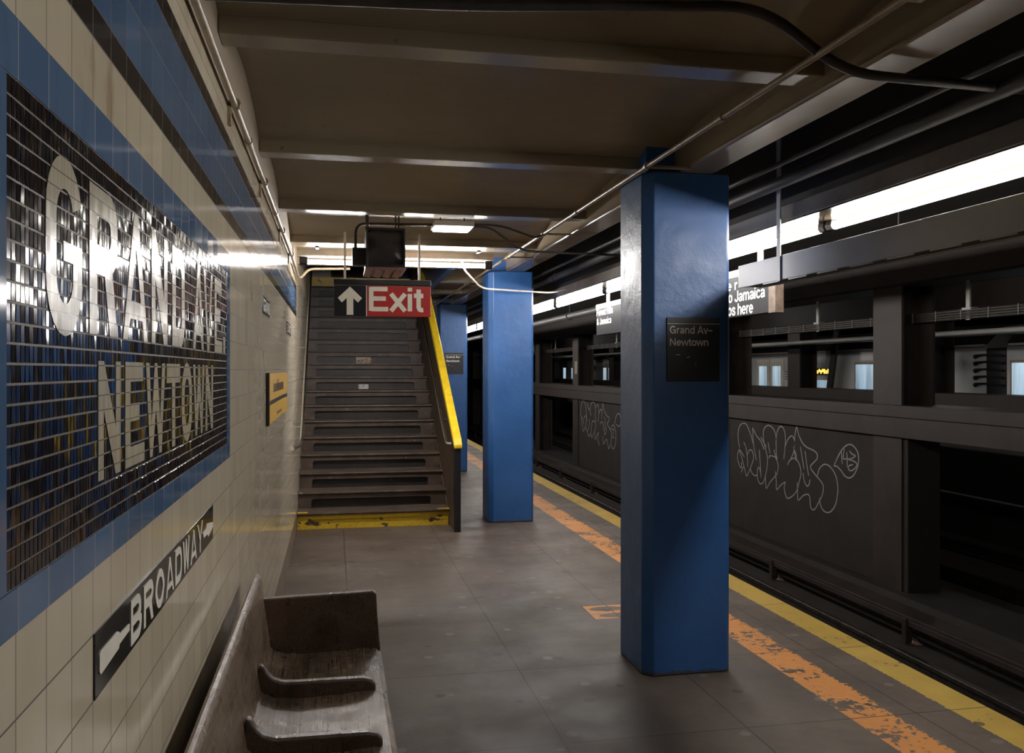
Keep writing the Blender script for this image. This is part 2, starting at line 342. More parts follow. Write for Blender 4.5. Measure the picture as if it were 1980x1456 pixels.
TAG_B = [[(23.293,0.385),(23.265,0.589),(23.067,0.783),(22.873,0.697),(22.763,0.549),(22.682,0.218)],[(22.693,0.735),(22.574,0.618),(22.414,0.534),(22.308,0.404)],[(23.293,0.385),(23.067,0.257),(22.984,0.123)],[(23.039,-0.065),(23.151,0.113),(23.236,0.326)],[(23.039,-0.065),(22.818,0.087),(22.736,0.291),(22.818,0.378),(22.956,0.31)],[(22.818,0.087),(22.655,-0.024),(22.52,0.061),(22.467,0.155),(22.44,0.307)],[(22.655,-0.024),(22.494,-0.149),(22.308,-0.045),(22.23,0.199),(22.1,0.281),(21.921,0.247),(21.895,0.101),(22.049,-0.042),(22.23,-0.174),(22.282,-0.074)],[(22.387,0.55),(22.308,0.689),(22.152,0.776),(21.972,0.716),(21.895,0.587),(21.921,0.394),(21.82,0.267)],[(21.895,0.616),(21.719,0.719),(21.61,0.628),(21.645,0.277)],[(21.595,0.498),(21.448,0.606),(21.351,0.567),(21.351,0.424)],[(21.351,0.366),(21.327,0.597),(21.254,0.772),(21.159,0.605),(20.97,0.486),(20.739,0.427),(20.785,0.341),(20.901,0.278),(20.739,0.19),(20.58,0.103),(20.557,-0.021),(20.625,-0.207),(20.762,-0.33),(20.854,-0.225),(20.97,-0.115),(21.207,-0.254),(21.254,-0.044)],[(21.497,0.228),(21.351,0.301),(21.207,0.245),(21.207,0.074)],[(21.921,-0.004),(21.946,-0.197),(21.645,0.001),(21.694,-0.178),(21.546,-0.311)],[(20.625,0.141),(20.468,0.269),(20.291,0.218),(20.203,0.046),(20.247,-0.175),(20.423,-0.307),(20.58,-0.217)],[(20.313,0.285),(20.203,0.483),(20.009,0.574),(19.86,0.501),(19.86,0.34),(19.987,0.265),(20.181,0.307)],[(21.112,0.436),(21.064,0.226),(21.135,0.008),(20.994,0.046),(20.97,0.189)],[(20.513,0.149),(20.379,0.171),(20.423,0.058),(20.468,-0.028),(20.313,-0.03)]]
HL = [(1.498, 1.149), (1.506, 1.152), (1.583, 1.151), (1.597, 1.151), (1.616, 1.151), (1.63, 1.146), (1.63, 1.142), (1.706, 1.139), (1.706, 1.127), (1.63, 1.125), (1.625, 1.119), (1.597, 1.118), (1.506, 1.114), (1.498, 1.121)]
HR = [(2.619, 1.137), (2.68, 1.14), (2.699, 1.152), (2.823, 1.135), (2.823, 1.121), (2.721, 1.107), (2.708, 1.119), (2.627, 1.122)]
# ---------------------------------------------------------------- materials
def wall_material():
    t = NT('glazed_wall_tile'); P, X, Y, Z = t.xyz()
    zz = t.sub(Z, t.add(1.29, t.mul(t.gt(Z, 2.174), .052)))
    cy = t.math('DIVIDE', t.sub(Y, 1.476), .1132); cz = t.math('DIVIDE', zz, .104)
    fy, fz = t.frac(cy), t.frac(cz)
    mort = t.mx(t.gt(t.math('ABSOLUTE', t.sub(fy, .5)), .489), t.gt(t.math('ABSOLUTE', t.sub(fz, .5)), .487))
    mort = t.mul(mort, t.mul(t.lt(Z, 2.545), t.gt(Z, .17)))
    rv, rc = t.white(t.vec(t.floor(cy), t.floor(cz), t.gt(Z, 2.174)))
    cream = t.mix(rv, (.62, .55, .42), (.69, .615, .475))
    grime = t.ramp(t.noise(1.1, stretch=(1, 1, .45), detail=6), .52, .72)
    cream = t.mix(t.mul(grime, .35), cream, (.36, .29, .19))
    blue = t.mix(rv, (.070, .135, .25), (.09, .165, .295))
    black = (.022, .02, .021)
    inband = t.lt(Y, 8.92)
    c = t.mix(t.mul(t.rng(Z, 2.174, 2.382), inband), cream, blue)
    bl = t.mx(t.mx(t.rng(Z, 2.122, 2.174), t.rng(Z, 2.382, 2.434)), t.mul(t.rng(Z, 2.122, 2.434), t.gt(Y, 8.86)))
    c = t.mix(t.mul(bl, inband), c, black)
    c = t.mix(t.gt(Z, 2.538), c, (.36, .3, .22))
    base = t.lt(Z, .18)
    c = t.mix(base, c, t.mix(t.noise(9), (.10, .07, .05), (.19, .14, .10)))
    # brown stain on the cream course and drips from the blue
    st = t.ramp(t.noise(11, stretch=(1, 1, .35), detail=6), .5, .62)
    spot = t.mul(t.rng(Y, 1.3, 1.62), t.rng(Z, 2.02, 2.12))
    c = t.mix(t.mul(t.mul(st, spot), .45), c, (.27, .16, .07))
    c = t.mix(mort, c, (.10, .085, .07))
    nm = t.tilt(rc, .012)
    nm = t.bump(t.sub(1.0, mort), .25, .0015, nm)
    rough = t.mx(t.mx(.07, t.mul(mort, .7)), t.mx(t.mul(base, .6), t.mul(t.gt(Z, 2.538), .45)))
    rough = t.add(rough, t.mul(t.noise(3.0), .06))
    return t.out(c, rough, nm, spec=.55)
def floor_material():
    t = NT('platform_concrete'); P, X, Y, Z = t.xyz()
    c = t.mix(t.ramp(t.noise(1.3, detail=6), .35, .68), (.056, .041, .032), (.108, .083, .066))
    c = t.mix(t.mul(t.ramp(t.noise(9, detail=5), .5, .75), .5), c, (.045, .038, .033))
    # trodden gum, dark and pale
    d, cc = t.voro(5.5); d2, _ = t.voro(8.0)
    sp = t.n('SeparateColor'); t.put(sp.inputs[0], cc)
    spotd = t.mul(t.lt(t.add(d, t.mul(t.noise(25), .08)), .2), t.gt(sp.outputs[0], .62))
    d3, c3 = t.voro(7.0, t.vmath('ADD', P, (3.3, 7.1, 0)))
    sp3 = t.n('SeparateColor'); t.put(sp3.inputs[0], c3)
    pale = t.mul(t.lt(t.add(d3, t.mul(t.noise(30), .1)), .24), t.gt(sp3.outputs[1], .7))
    c = t.mix(t.mul(pale, .5), c, (.165, .15, .135))
    # joints
    j = 0.0
    jx = None
    for x in (.088, .965, 1.81, 2.66):
        m = t.lt(t.math('ABSOLUTE', t.sub(X, x)), .004); jx = m if jx is None else t.mx(jx, m)
    jy = t.lt(t.math('ABSOLUTE', t.sub(t.frac(t.math('DIVIDE', t.sub(Y, 3.65 - .4725), .945)), .5)), .0042)
    jo = t.mx(jx, t.mul(jy, t.gt(X, .088)))
    # painted lines
    n1 = t.noise(26, detail=6); n2 = t.noise(5, detail=4)
    edge = t.mul(t.sub(n1, .5), .05)
    yl = t.rng(t.add(X, edge), 2.845, 3.06)
    yw = t.mul(yl, t.gt(t.add(n1, t.mul(n2, .35)), .52))
    orx = t.mul(t.gt(X, 2.325), t.lt(t.add(X, t.mul(t.sub(n1, .42), .16)), 2.56))
    ow = t.mul(orx, t.gt(t.add(t.mul(n1, .8), t.mul(t.noise(3.1, detail=3), .75)), .71))
    c = t.mix(t.mul(yw, .9), c, t.mix(n2, (.30, .185, .028), (.46, .31, .055)))
    oc = t.mix(n1, (.42, .15, .03), (.58, .25, .06))
    c = t.mix(t.mul(ow, .9), c, oc)
    # stencil square beside the near column with two worn ovals
    sq = t.mul(t.rng(X, 1.645, 1.98), t.rng(Y, 5.43, 5.745))
    def oval(cx, cy_, rx, ry):
        a = t.math('POWER', t.math('DIVIDE', t.sub(X, cx), rx), 2.0); b = t.math('POWER', t.math('DIVIDE', t.sub(Y, cy_), ry), 2.0)
        return t.lt(t.add(a, b), 1.0)
    ov = t.mx(oval(1.79, 5.66, .12, .055), oval(1.83, 5.50, .14, .05))
    c = t.mix(t.mul(t.mul(sq, t.sub(1.0, ov)), t.gt(n1, .38)), c, oc)
    rim = t.mul(t.mul(t.rng(X, 1.632, 1.99), t.rng(Y, 5.417, 5.757)), t.sub(1.0, sq))
    c = t.mix(t.mul(rim, .7), c, (.03, .025, .02))
    c = t.mix(t.mul(spotd, .75), c, (.026, .022, .02))
    # dirt gathered along the tiled wall
    c = t.mix(t.mul(t.mul(t.lt(X, -.05), t.ramp(t.noise(14, stretch=(.5, 1.6, 1), detail=5), .45, .6)), .5), c, (.06, .04, .028))
    c = t.mix(t.mul(jo, .85), c, (.015, .012, .01))
    h = t.add(t.mul(t.noise(40), .5), t.mul(t.sub(1.0, jo), 1.0))
    r = t.ramp(t.noise(2.2), .3, .7, .45, .68)
    return t.out(c, r, t.bump(h, .35, .004), spec=.45)
def ceiling_paint(name='ceiling_cream_paint', rough=.45):
    t = NT(name)
    c = t.mix(t.ramp(t.noise(.9, detail=5), .35, .7), (.235, .19, .128), (.305, .252, .175))
    c = t.mix(t.mul(t.gt(t.noise(22, detail=3), .72), .7), c, (.12, .08, .05))
    c = t.mix(t.mul(t.ramp(t.noise(2.6, detail=6), .58, .72), .4), c, (.25, .17, .09))
    h = t.add(t.mul(t.noise(4, detail=2), .35), t.mul(t.noise(90, detail=2), .10))
    return t.out(c, rough, t.bump(h, .35, .010), spec=.5)
def column_paint():
    t = NT('blue_gloss_paint'); P, X, Y, Z = t.xyz()
    c = t.mix(t.ramp(t.noise(2.2, detail=4), .35, .65), (.020, .085, .255), (.028, .105, .30))
    base = t.mul(t.lt(t.add(Z, t.mul(t.sub(t.noise(20), .5), .06)), .02), .8)
    c = t.mix(base, c, (.06, .045, .035))
    h = t.add(t.mul(t.noise(7, detail=2), .8), t.mul(t.noise(70, detail=3), .2))
    return t.out(c, t.ramp(t.noise(9), .3, .7, .32, .42), t.bump(h, .55, .010), spec=.5)
def wood_material(name, dark, lite):
    t = NT(name); P, X, Y, Z = t.xyz()
    g = t.noise(150, stretch=(1, .03, 1), detail=8, rough=.75)
    big = t.noise(5, stretch=(1, .35, 1), detail=6)
    c = t.mix(t.ramp(g, .42, .60), dark, lite)
    c = t.mix(t.mul(t.ramp(big, .5, .66), .6), c, tuple(a * .45 for a in dark))
    c = t.mix(t.mul(t.ramp(t.noise(3.2, detail=6), .56, .68), .5), c, tuple(min(1, a * 1.7) for a in lite))
    strip = t.gt(t.math('ABSOLUTE', t.sub(t.frac(t.math('DIVIDE', t.add(X, .02), .043)), .5)), .475)
    strip = t.mul(strip, t.mul(t.lt(Z, .505), t.lt(X, .135)))
    c = t.mix(t.mul(strip, .8), c, (.012, .008, .006))
    h = t.sub(t.add(t.mul(g, 1.0), t.mul(big, .5)), t.mul(strip, .8))
    return t.out(c, t.ramp(t.noise(12), .3, .7, .20, .40), t.bump(h, .6, .003), spec=.6)
def mosaic_field():
    t = NT('mosaic_tile_navy'); P, X, Y, Z = t.xyz()
    rv, rc = t.white(t.vec(t.floor(t.math('DIVIDE', t.sub(Y, 1.099), .0157)), t.floor(t.math('DIVIDE', t.sub(Z, 1.344), .02396)), 0.0))
    c = t.mix(rv, (.004, .005, .014), (.016, .012, .011))
    return t.out(c, .10, spec=.30)
def mosaic_letter():
    t = NT('mosaic_letter_cream'); P, X, Y, Z = t.xyz()
    fy = t.frac(t.math('DIVIDE', t.sub(Y, 1.099), .0157)); fz = t.frac(t.math('DIVIDE', t.sub(Z, 1.344), .02396))
    cy = t.floor(t.math('DIVIDE', t.sub(Y, 1.099), .0157)); cz = t.floor(t.math('DIVIDE', t.sub(Z, 1.344), .02396))
    m = t.mx(t.mul(t.gt(t.math('ABSOLUTE', t.sub(fy, .5)), .455), .55), t.gt(t.math('ABSOLUTE', t.sub(fz, .5)), .46))
    rv, rc = t.white(t.vec(cy, cz, 3.0))
    c = t.mix(rv, (.43, .39, .295), (.51, .465, .36))
    c = t.mix(t.mul(m, .75), c, (.08, .065, .05))
    return t.out(c, .20, t.bump(t.sub(1.0, m), .3, .001, t.tilt(rc, .035)), spec=.32)
def stair_material(name, base, wear):
    t = NT(name); P, X, Y, Z = t.xyz()
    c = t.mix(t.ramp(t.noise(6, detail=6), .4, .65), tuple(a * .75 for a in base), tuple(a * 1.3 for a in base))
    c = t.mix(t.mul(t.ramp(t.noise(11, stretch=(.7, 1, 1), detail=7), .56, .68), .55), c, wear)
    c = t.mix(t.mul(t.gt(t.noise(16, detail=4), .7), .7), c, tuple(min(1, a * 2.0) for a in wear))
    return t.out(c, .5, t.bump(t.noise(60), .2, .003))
def yellow_paint():
    t = NT('worn_yellow_paint'); P, X, Y, Z = t.xyz()
    n = t.noise(7, stretch=(1, 1, 1.6), detail=6)
    c = t.mix(t.noise(3), (.50, .33, .02), (.62, .43, .03))
    c = t.mix(t.gt(n, .63), c, (.06, .045, .03))
    c = t.mix(t.mul(t.ramp(t.noise(30), .5, .7), .4), c, (.25, .15, .02))
    return t.out(c, .4, t.bump(t.noise(50), .2, .002))
def steel_dark(name, base, rust, rough=.55):
    t = NT(name)
    c = t.mix(t.ramp(t.noise(2.0, detail=6), .4, .65), tuple(a * .8 for a in base), tuple(a * 1.2 for a in base))
    c = t.mix(t.mul(t.ramp(t.noise(5, detail=7), .55, .7), .6), c, rust)
    return t.out(c, rough, t.bump(t.noise(30), .2, .004))

def window_glow():
    t = NT('lit_car_window'); P, X, Y, Z = t.xyz()
    k = t.mul(t.ramp(t.noise(2.4, stretch=(1, 1.6, .12), detail=3), .3, .7, .35, 1.0), t.ramp(Z, .7, 1.75, .75, 1.15))
    return t.out((.05, .06, .07), .2, emit=t.mix(t.noise(1.7), (.40, .66, .88), (.72, .86, .95)), estr=t.mul(k, .42))

M = dict(
    wall=wall_material(), floor=floor_material(), ceil=ceiling_paint(), beam=ceiling_paint('beam_cream_enamel', .22), blue=column_paint(),
    wood=wood_material('bench_oak', (.085, .058, .040), (.33, .25, .18)),
    field=mosaic_field(), letter=mosaic_letter(),
    grout=simple('beige_grout', (.125, .098, .073), .5, bump=.2),
    btile=None,
    stair=stair_material('dark_stair_steel', (.058, .039, .029), (.14, .098, .074)),
    recess=stair_material('riser_recess_shade', (.010, .008, .007), (.028, .021, .018)),  # riser steel darkened: the shade inside the recess put into the colour
    tread=stair_material('worn_tread_steel', (.068, .049, .038), (.14, .103, .08)),
    yellow=yellow_paint(),
    yboard=simple('yellow_board', (.62, .36, .04), .4, var=.08),
    steel=simple('brushed_pipe_steel', (.74, .72, .68), .24, 1.0, var=.08, scale=30),
    conduit=simple('painted_conduit', (.30, .235, .155), .32, .0, var=.2, bump=.2),
    bconduit=simple('dark_conduit', (.045, .038, .033), .45, .0, var=.25, bump=.2),
    black=simple('black_enamel', (.012, .012, .014), .35, var=.2),
    blacksign=simple('black_sign_face', (.012, .013, .016), .38, var=.15, spec=.35),
    glass=simple('dark_screen_glass', (.035, .030, .028), .12, var=.3, scale=6),
    white=simple('white_lettering', (.78, .75, .66), .45, var=.04),
    signwhite=simple('sign_white', (.80, .80, .77), .4, var=.03),
    red=simple('exit_red', (.42, .022, .02), .4, var=.06),
    pinkish=simple('faded_red_primer', (.21, .115, .095), .6, var=.2),
    grey=simple('grey_enamel_sheet', (.40, .39, .365), .35, var=.06, scale=4),
    chan=simple('white_fixture_enamel', (.66, .61, .53), .4, var=.08),
    echan=simple('aged_fixture_enamel', (.05, .036, .022), .16, var=.12, spec=.7),
    beamg=steel_dark('grey_concrete_beam', (.15, .135, .125), (.09, .08, .075), .6),
    track=steel_dark('sooty_track_steel', (.040, .029, .024), (.062, .038, .026), .55),
    soot=steel_dark('sooty_concrete', (.025, .020, .017), (.038, .026, .02), .75),
    bed=steel_dark('grimy_track_bed', (.036, .029, .024), (.055, .040, .030), .8),
    rail=simple('rail_steel', (.10, .085, .075), .35, .8, var=.3),
    rust=simple('rusty_rail_side', (.05, .033, .025), .6, .2, var=.3),
    tag=simple('chalky_spray_paint', (.38, .37, .36), .7, var=.15),
    capt=simple('black_caption_tile', (.025, .027, .024), .12, var=.2),
    train=simple('stainless_car_side', (.55, .55, .54), .42, .35, var=.06, scale=2),
    trainwin=window_glow(), lpipe=steel_dark('sooty_pipe', (.03, .028, .028), (.04, .03, .027), .55), hsign=simple('matt_black_sign_face', (.014, .014, .016), .6, var=.15, spec=.2), tie=simple('dull_cable_tie', (.20, .19, .18), .5),
    led=emitter('amber_led', (1.0, .42, .04), 2.6),
    tube=emitter('fluorescent_tube', (1.0, .955, .90), TUBE),
    stube=emitter('fluorescent_tube_stair', (1.0, .96, .93), STAIR_TUBE),
    emerg=emitter('lit_diffuser', (1.0, .95, .86), 5.0),
    fill=emitter('added_fill_bulb', (1.0, .95, .90), 100.0),  # emission of the added bulbs that brighten the train side
    signend=simple('rusty_sign_end', (.14, .10, .075), .6, var=.3),
    paper=simple('torn_paper', (.42, .33, .25), .8, var=.3, scale=50),
    plate=simple('aluminium_plate', (.62, .60, .58), .4, var=.05),
    plaster=simple('stairwell_plaster', (.30, .25, .19), .6, var=.15, scale=3),
    navy=simple('dark_blue_fascia', (.018, .035, .085), .35, var=.2, scale=3, bump=.2),
    btile2=simple('pale_tile_pier', (.55, .53, .46), .15, var=.06),
)
def border_tile():
    t = NT('blue_border_tile'); P, X, Y, Z = t.xyz()
    cy = t.math('DIVIDE', t.sub(Y, 1.476), .1132)
    m = t.gt(t.math('ABSOLUTE', t.sub(t.frac(cy), .5)), .49)
    rv, rc = t.white(t.vec(t.floor(cy), t.gt(Z, 1.6), 0.0))
    c = t.mix(rv, (.068, .14, .27), (.10, .185, .33))
    c = t.mix(t.mul(t.ramp(t.noise(8, stretch=(1, 1, .3), detail=4), .5, .68), .35), c, (.035, .065, .12))
    c = t.mix(m, c, (.22, .22, .22))
    return t.out(c, t.add(.08, t.mul(m, .5)), t.tilt(rc, .012), spec=.55)
M['btile'] = border_tile()

# ---------------------------------------------------------------- large structure
WX = -.37
struct('floor', MB().box(-.62, 3.04, -6, 46, -.16, 0), M['floor'])
struct('wall_left', MB().box(-.62, WX, -6, 20, 0, 5.3), M['wall'])
struct('trim_1', MB().box(2.88, 3.0, -6, 46, -1.32, -.16), M['soot'])               # face under the platform edge
BY = [2.965 + 1.575 * k for k in range(-5, 28)]
FW = .13
fw = lambda y: .29 if abs(y - 7.69) < .1 else FW      # the header at the stair opening is wider
def arched(x0, x1, y0, y1):
    """vault of one bay between two beams: soffit curve plus flat top"""
    a, b = y0 + fw(y0), y1; n = 12
    p = [(a + (b - a) * i / n, 2.755 + .10 * math.sin(math.pi * i / n) ** .8) for i in range(n + 1)]
    return p + [(b, 3.05), (a, 3.05)]
m = MB()
for k in range(len(BY) - 1):
    y0, y1 = BY[k], BY[k + 1]
    m.prism(arched(WX, 1.80, y0, y1), 'x', WX if y0 < 9.0 else 1.27, 1.80)
    m.box(WX if y0 < 9.3 else 1.27, 1.80, y0, y0 + fw(y0), 2.75, 3.05)
struct('ceiling', m, M['ceil'])
m = MB()
for k, y0 in enumerate(BY):
    x0 = WX if y0 < 9.4 else 1.27
    m.box(x0, 1.79, y0, y0 + fw(y0), 2.69, 2.752)
    m.box(x0, 1.79, y0 + .045, y0 + fw(y0) - .045, 2.75, 2.80)
struct('trim_2', m, M['beam'], bevel=.006)
struct('trim_3', MB().box(1.78, 1.97, -6, 46, 2.64, 3.06), M['beam'], bevel=.012)
struct('trim_4', MB().box(2.375, 2.615, -6, 46, 2.40, 2.49), M['beamg'], bevel=.006)
struct('trim_13', MB().box(2.43, 2.60, -6, 46, 2.49, 3.10), M['soot'], bevel=.006)
struct('ceiling_track', MB().box(1.97, 17.2, -6, 50, 3.10, 3.25), M['soot'])
struct('floor_track', MB().box(2.9, 17.2, -6, 50, -1.45, -1.30), M['bed'])
struct('wall_right', MB().box(17.0, 17.2, -6, 50, -1.3, 3.1), M['soot'])
struct('wall_end', MB().box(-.6, 17.2, 49.8, 50, -1.3, 3.3), M['soot'])
struct('wall_back', MB().box(-.6, 17.2, -6.2, -6, -1.3, 3.3), M['soot'])
# stairwell above
struct('floor_landing', MB().box(WX, 2.6, 13.945, 20, 2.9, 3.042), M['floor'])
struct('wall_stairwell', MB().box(1.20, 1.28, 9.45, 14.6, 2.69, 5.3), M['navy'])
struct('wall_upper', MB().box(WX, 2.6, 19.8, 20, 3.042, 5.3), M['plaster'])
struct('ceiling_upper', MB().box(-.62, 2.6, 9.2, 20, 5.3, 5.4), M['plaster'])
struct('trim_5', MB().box(WX, 1.28, 9.2, 9.4, 3.04, 5.3), M['plaster'])
struct('trim_6', MB().box(WX, -.06, 14.6, 14.85, 3.042, 5.3), M['btile2'])
struct('trim_7', MB().box(.95, 1.6, 16.4, 16.5, 3.042, 5.3), M['blue'])
# ---------------------------------------------------------------- platform columns
CY = [4.35 + 4.72 * k for k in range(0, 5)]
CLAB = ['near blue column with a black station sign, in front of the yellow platform line',
        'blue column standing right of the stair newel, without a sign',
        'blue column with a small black station sign behind the yellow stair rail',
        'dark blue column seen as a sliver behind the signed column by the stairs',
        'farthest blue column, hidden deep behind the stairs']
def column(y, label):
    x0, x1, y0, y1, c = 1.583, 2.064, y, y + .45, .05
    t = thing('platform_column', (1.82, y + .22, 0), label, 'column', 'blue platform columns')
    oc = [(x0 + c, y0), (x1 - c * .4, y0), (x1, y0 + c * .4), (x1, y1 - c), (x1 - c, y1), (x0 + c, y1), (x0, y1 - c), (x0, y0 + c)]
    MB().prism(oc, 'z', 0, 2.64).build('shaft', M['blue'], t, bevel=.008, seg=3)
    MB().prism([(1.62, y0 + .08), (1.785, y0 + .08), (1.785, y1 - .08), (1.62, y1 - .08)], 'z', 2.64, 2.80).build('column_head', M['blue'], t, bevel=.006)
    return t
c0 = column(CY[0], CLAB[0])
for y, lab in zip(CY[1:], CLAB[1:]): dup(c0, (0, y - CY[0], 0), lab)
def column_sign(y, label):
    t = thing('column_sign', (1.85, y, 1.54), label, 'sign', 'station name signs on columns')
    MB().box(1.702, 1.997, y - .008, y, 1.542, 1.877).build('sign_plate', M['blacksign'], t, bevel=.002)
    MB().box(1.704, 1.996, y - .010, y - .008, 1.843, 1.8455).build('rule_line', M['white'], t)
    for body, wd, z, h in (('Grand Av-', .236, 1.792, .0405), ('Newtown', .214, 1.729, .0385)):
        MB().add(*place(sign_text(body, wd, h), (1.7185, y - .0078, z), (1, 0, 0), (0, 0, 1))).build('lettering_line', M['white'], t)
    for a, b, cc, d in ((1.752, 1.679, .022, .001), (1.812, 1.664, .015, .006), (1.86, 1.626, .004, .012)):
        MB().prism([(a, b), (a + cc, b + d), (a + cc, b + d + .003), (a, b + .003)], 'y', y - .0095, y - .008).build('scratch_mark', M['white'], t)
    return t
s0 = column_sign(CY[0], 'black enamel station name sign on the near blue column')
dup(s0, (0, CY[2] - CY[0], 0), 'small black station name sign on the column behind the yellow stair rail')

# ---------------------------------------------------------------- mosaic station name
t = thing('station_name_mosaic', (WX, 2.15, 1.29), 'large navy mosaic tablet with cream station name lettering and blue border on the tiled wall', 'mosaic')
y0, y1, z0, z1 = 1.099, 3.197, 1.344, 1.943
MB().box(WX, WX + .0011, y0, y1, z0, z1).build('grout_bed', M['grout'], t)
R = random.Random(3)
m = MB(); nw, nh = 133, 25; tw, th_ = .0157, (z1 - z0) / 25
yw = (y1 - y0) / round((y1 - y0) / .0157); nw = round((y1 - y0) / .0157)
for r in range(nh):
    for c in range(nw):
        a, b = y0 + c * yw + .0008, y0 + (c + 1) * yw - .0008; d, e = z0 + r * th_ + .0009, z0 + (r + 1) * th_ - .0009
        k = .0009; h = WX + .0019; gy, gz = R.uniform(-.00026, .00026), R.uniform(-.00032, .00032)
        f = [(WX + .0005, a, d), (WX + .0005, b, d), (WX + .0005, b, e), (WX + .0005, a, e)]
        g = [(h - gy - gz, a + k, d + k), (h + gy - gz, b - k, d + k), (h + gy + gz, b - k, e - k), (h - gy + gz, a + k, e - k)]
        m.add(f + g, [(4, 5, 6, 7), (0, 1, 5, 4), (1, 2, 6, 5), (2, 3, 7, 6), (3, 0, 4, 7)])
fld = m.build('tile_field', M['field'], t)
m = MB().box(WX, WX + .003, 1.024, 3.284, 1.943, 2.016).box(WX, WX + .003, 1.024, 3.284, 1.29, 1.3635 - .02)
m.box(WX, WX + .003, 1.024, 1.099, 1.3435, 1.943).box(WX, WX + .003, 3.197, 3.284, 1.3435, 1.943)
m.build('blue_border', M['btile'], t, bevel=.001)
L1 = [('G', 1.238, 1.405, 1.647, 1.897), ('R', 1.446, 1.622, 1.656, 1.890), ('A', 1.664, 1.874, 1.655, 1.893), ('N', 1.913, 2.085, 1.655, 1.890), ('D', 2.146, 2.316, 1.655, 1.890),
      ('A', 2.452, 2.645, 1.655, 1.893), ('V', 2.640, 2.832, 1.652, 1.890), ('E', 2.878, 3.064, 1.655, 1.890), ('.', 3.092, 3.146, 1.655, 1.712)]
L2 = [('N', 1.497, 1.645, 1.423, 1.615), ('E', 1.681, 1.842, 1.423, 1.615), ('W', 1.856, 2.058, 1.423, 1.615), ('T', 2.077, 2.249, 1.423, 1.615), ('O', 2.275, 2.429, 1.419, 1.619),
      ('W', 2.452, 2.657, 1.423, 1.615), ('N', 2.683, 2.837, 1.423, 1.615)]
for ch, a, b, d, e in L1 + L2:
    tk = .045 if (ch, a) in [(q[0], q[1]) for q in L1] else .04
    if ch in 'AVWN': tk *= .84
    VF = shape(glyph(ch, b - a, e - d, tk), .0021)
    MB().add(*place(VF, (WX + .0006, a, d), (0, 1, 0), (0, 0, 1))).build('mosaic_letter', M['letter'], t)

# ---------------------------------------------------------------- BROADWAY tablet
t = thing('street_name_tablet', (WX, 2.15, 1.083), 'narrow black tile tablet with BROADWAY and pointing hands, low on the wall above the bench', 'sign')
MB().box(WX, WX + .003, 1.476, 2.837, 1.083, 1.187).build('tablet_face', M['capt'], t, bevel=.001)
for ch, a, b in [('B', 1.717, 1.808), ('R', 1.829, 1.920), ('O', 1.941, 2.040), ('A', 2.058, 2.156), ('D', 2.174, 2.265), ('W', 2.281, 2.380), ('A', 2.400, 2.500), ('Y', 2.514, 2.614)]:
    MB().add(*place(shape(glyph(ch, b - a, .083, .017 if ch not in 'AWY' else .015), .002), (WX + .0025, a, 1.093), (0, 1, 0), (0, 0, 1))).build('letter', M['white'], t)
for P in (HL, HR):
    MB().add(*place(shape([[(a, b) for a, b in P]], .002), (WX + .0025, 0, 0), (0, 1, 0), (0, 0, 1))).build('pointing_hand', M['white'], t)
# caption tiles
for lab, wd, a, b, z in (('small black caption tile reading GRAND under the blue tile band', 'GRAND', 4.75, 5.27, 1.900), ('smallest black caption tile, nearer the stairs beside the end of the blue band', 'EXIT', 7.113, 7.776, 1.892)):
    t = thing('caption_tile', (WX, a, z), lab, 'sign', 'caption tiles on the wall')
    MB().box(WX, WX + .003, a, b, z, z + .094).build('tile_face', M['capt'], t, bevel=.001)
    MB().add(*place(sign_text(wd, (b - a) * .88, .066, .0012, .12), (WX + .0029, a + (b - a) * .06, z + .014), (0, 1, 0), (0, 0, 1))).build('lettering', simple('faded_caption_white', (.34, .33, .28), .5), t)
# yellow board
t = thing('yellow_notice', (WX, 6.0, 1.29), 'bent yellow notice board with a dark stripe fixed to the tiles before the stairs', 'sign')
yb = lambda y, zt: (y, zt)
m = MB(); xs = [(5.02, -.350), (5.22, -.354), (6.45, -.357), (6.80, -.350)]
for (a, xa), (b, xb) in zip(xs, xs[1:]):
    m.add([(xa, a, 1.298), (xb, b, 1.298), (xb, b, 1.583), (xa, a, 1.583), (xa - .006, a, 1.298), (xb - .006, b, 1.298), (xb - .006, b, 1.583), (xa - .006, a, 1.583)],
          [(0, 1, 2, 3), (5, 4, 7, 6), (0, 4, 5, 1), (3, 2, 6, 7), (0, 3, 7, 4), (1, 5, 6, 2)])
m.build('board', M['yboard'], t)
MB().box(WX, -.352, 4.99, 5.02, 1.292, 1.586).box(WX, -.3605, 5.02, 6.7, 1.31, 1.33).box(WX, -.3605, 5.02, 6.7, 1.55, 1.57).build('backing_frame', M['black'], t)
m = MB()
for (a, xa), (b, xb) in zip(xs, xs[1:]):
    m.add([(xa + .0012, a, 1.405), (xb + .0012, b, 1.405), (xb + .0012, b, 1.429), (xa + .0012, a, 1.429)], [(0, 1, 2, 3)])
m.build('dark_stripe', M['black'], t)
m = MB(); yy = 5.36; R2 = random.Random(5)
for k in range(13):
    wd = R2.uniform(.045, .07); hh = .075 if k in (0, 4, 6) else .05
    m.box(-.357, -.3535, yy, yy + wd * .3, 1.47, 1.47 + hh); m.box(-.357, -.3535, yy + wd * .3, yy + wd * .8, 1.47 + (0 if k % 2 else .038), 1.47 + (.012 if k % 2 else .05)); m.box(-.357, -.3535, yy + wd * .75, yy + wd, 1.47, 1.47 + .05); yy += wd + .02
m.box(-.357, -.3545, 5.7, 6.2, 1.325, 1.34)
m.build('faded_print', simple('faded_black_print', (.10, .065, .02), .6), t)

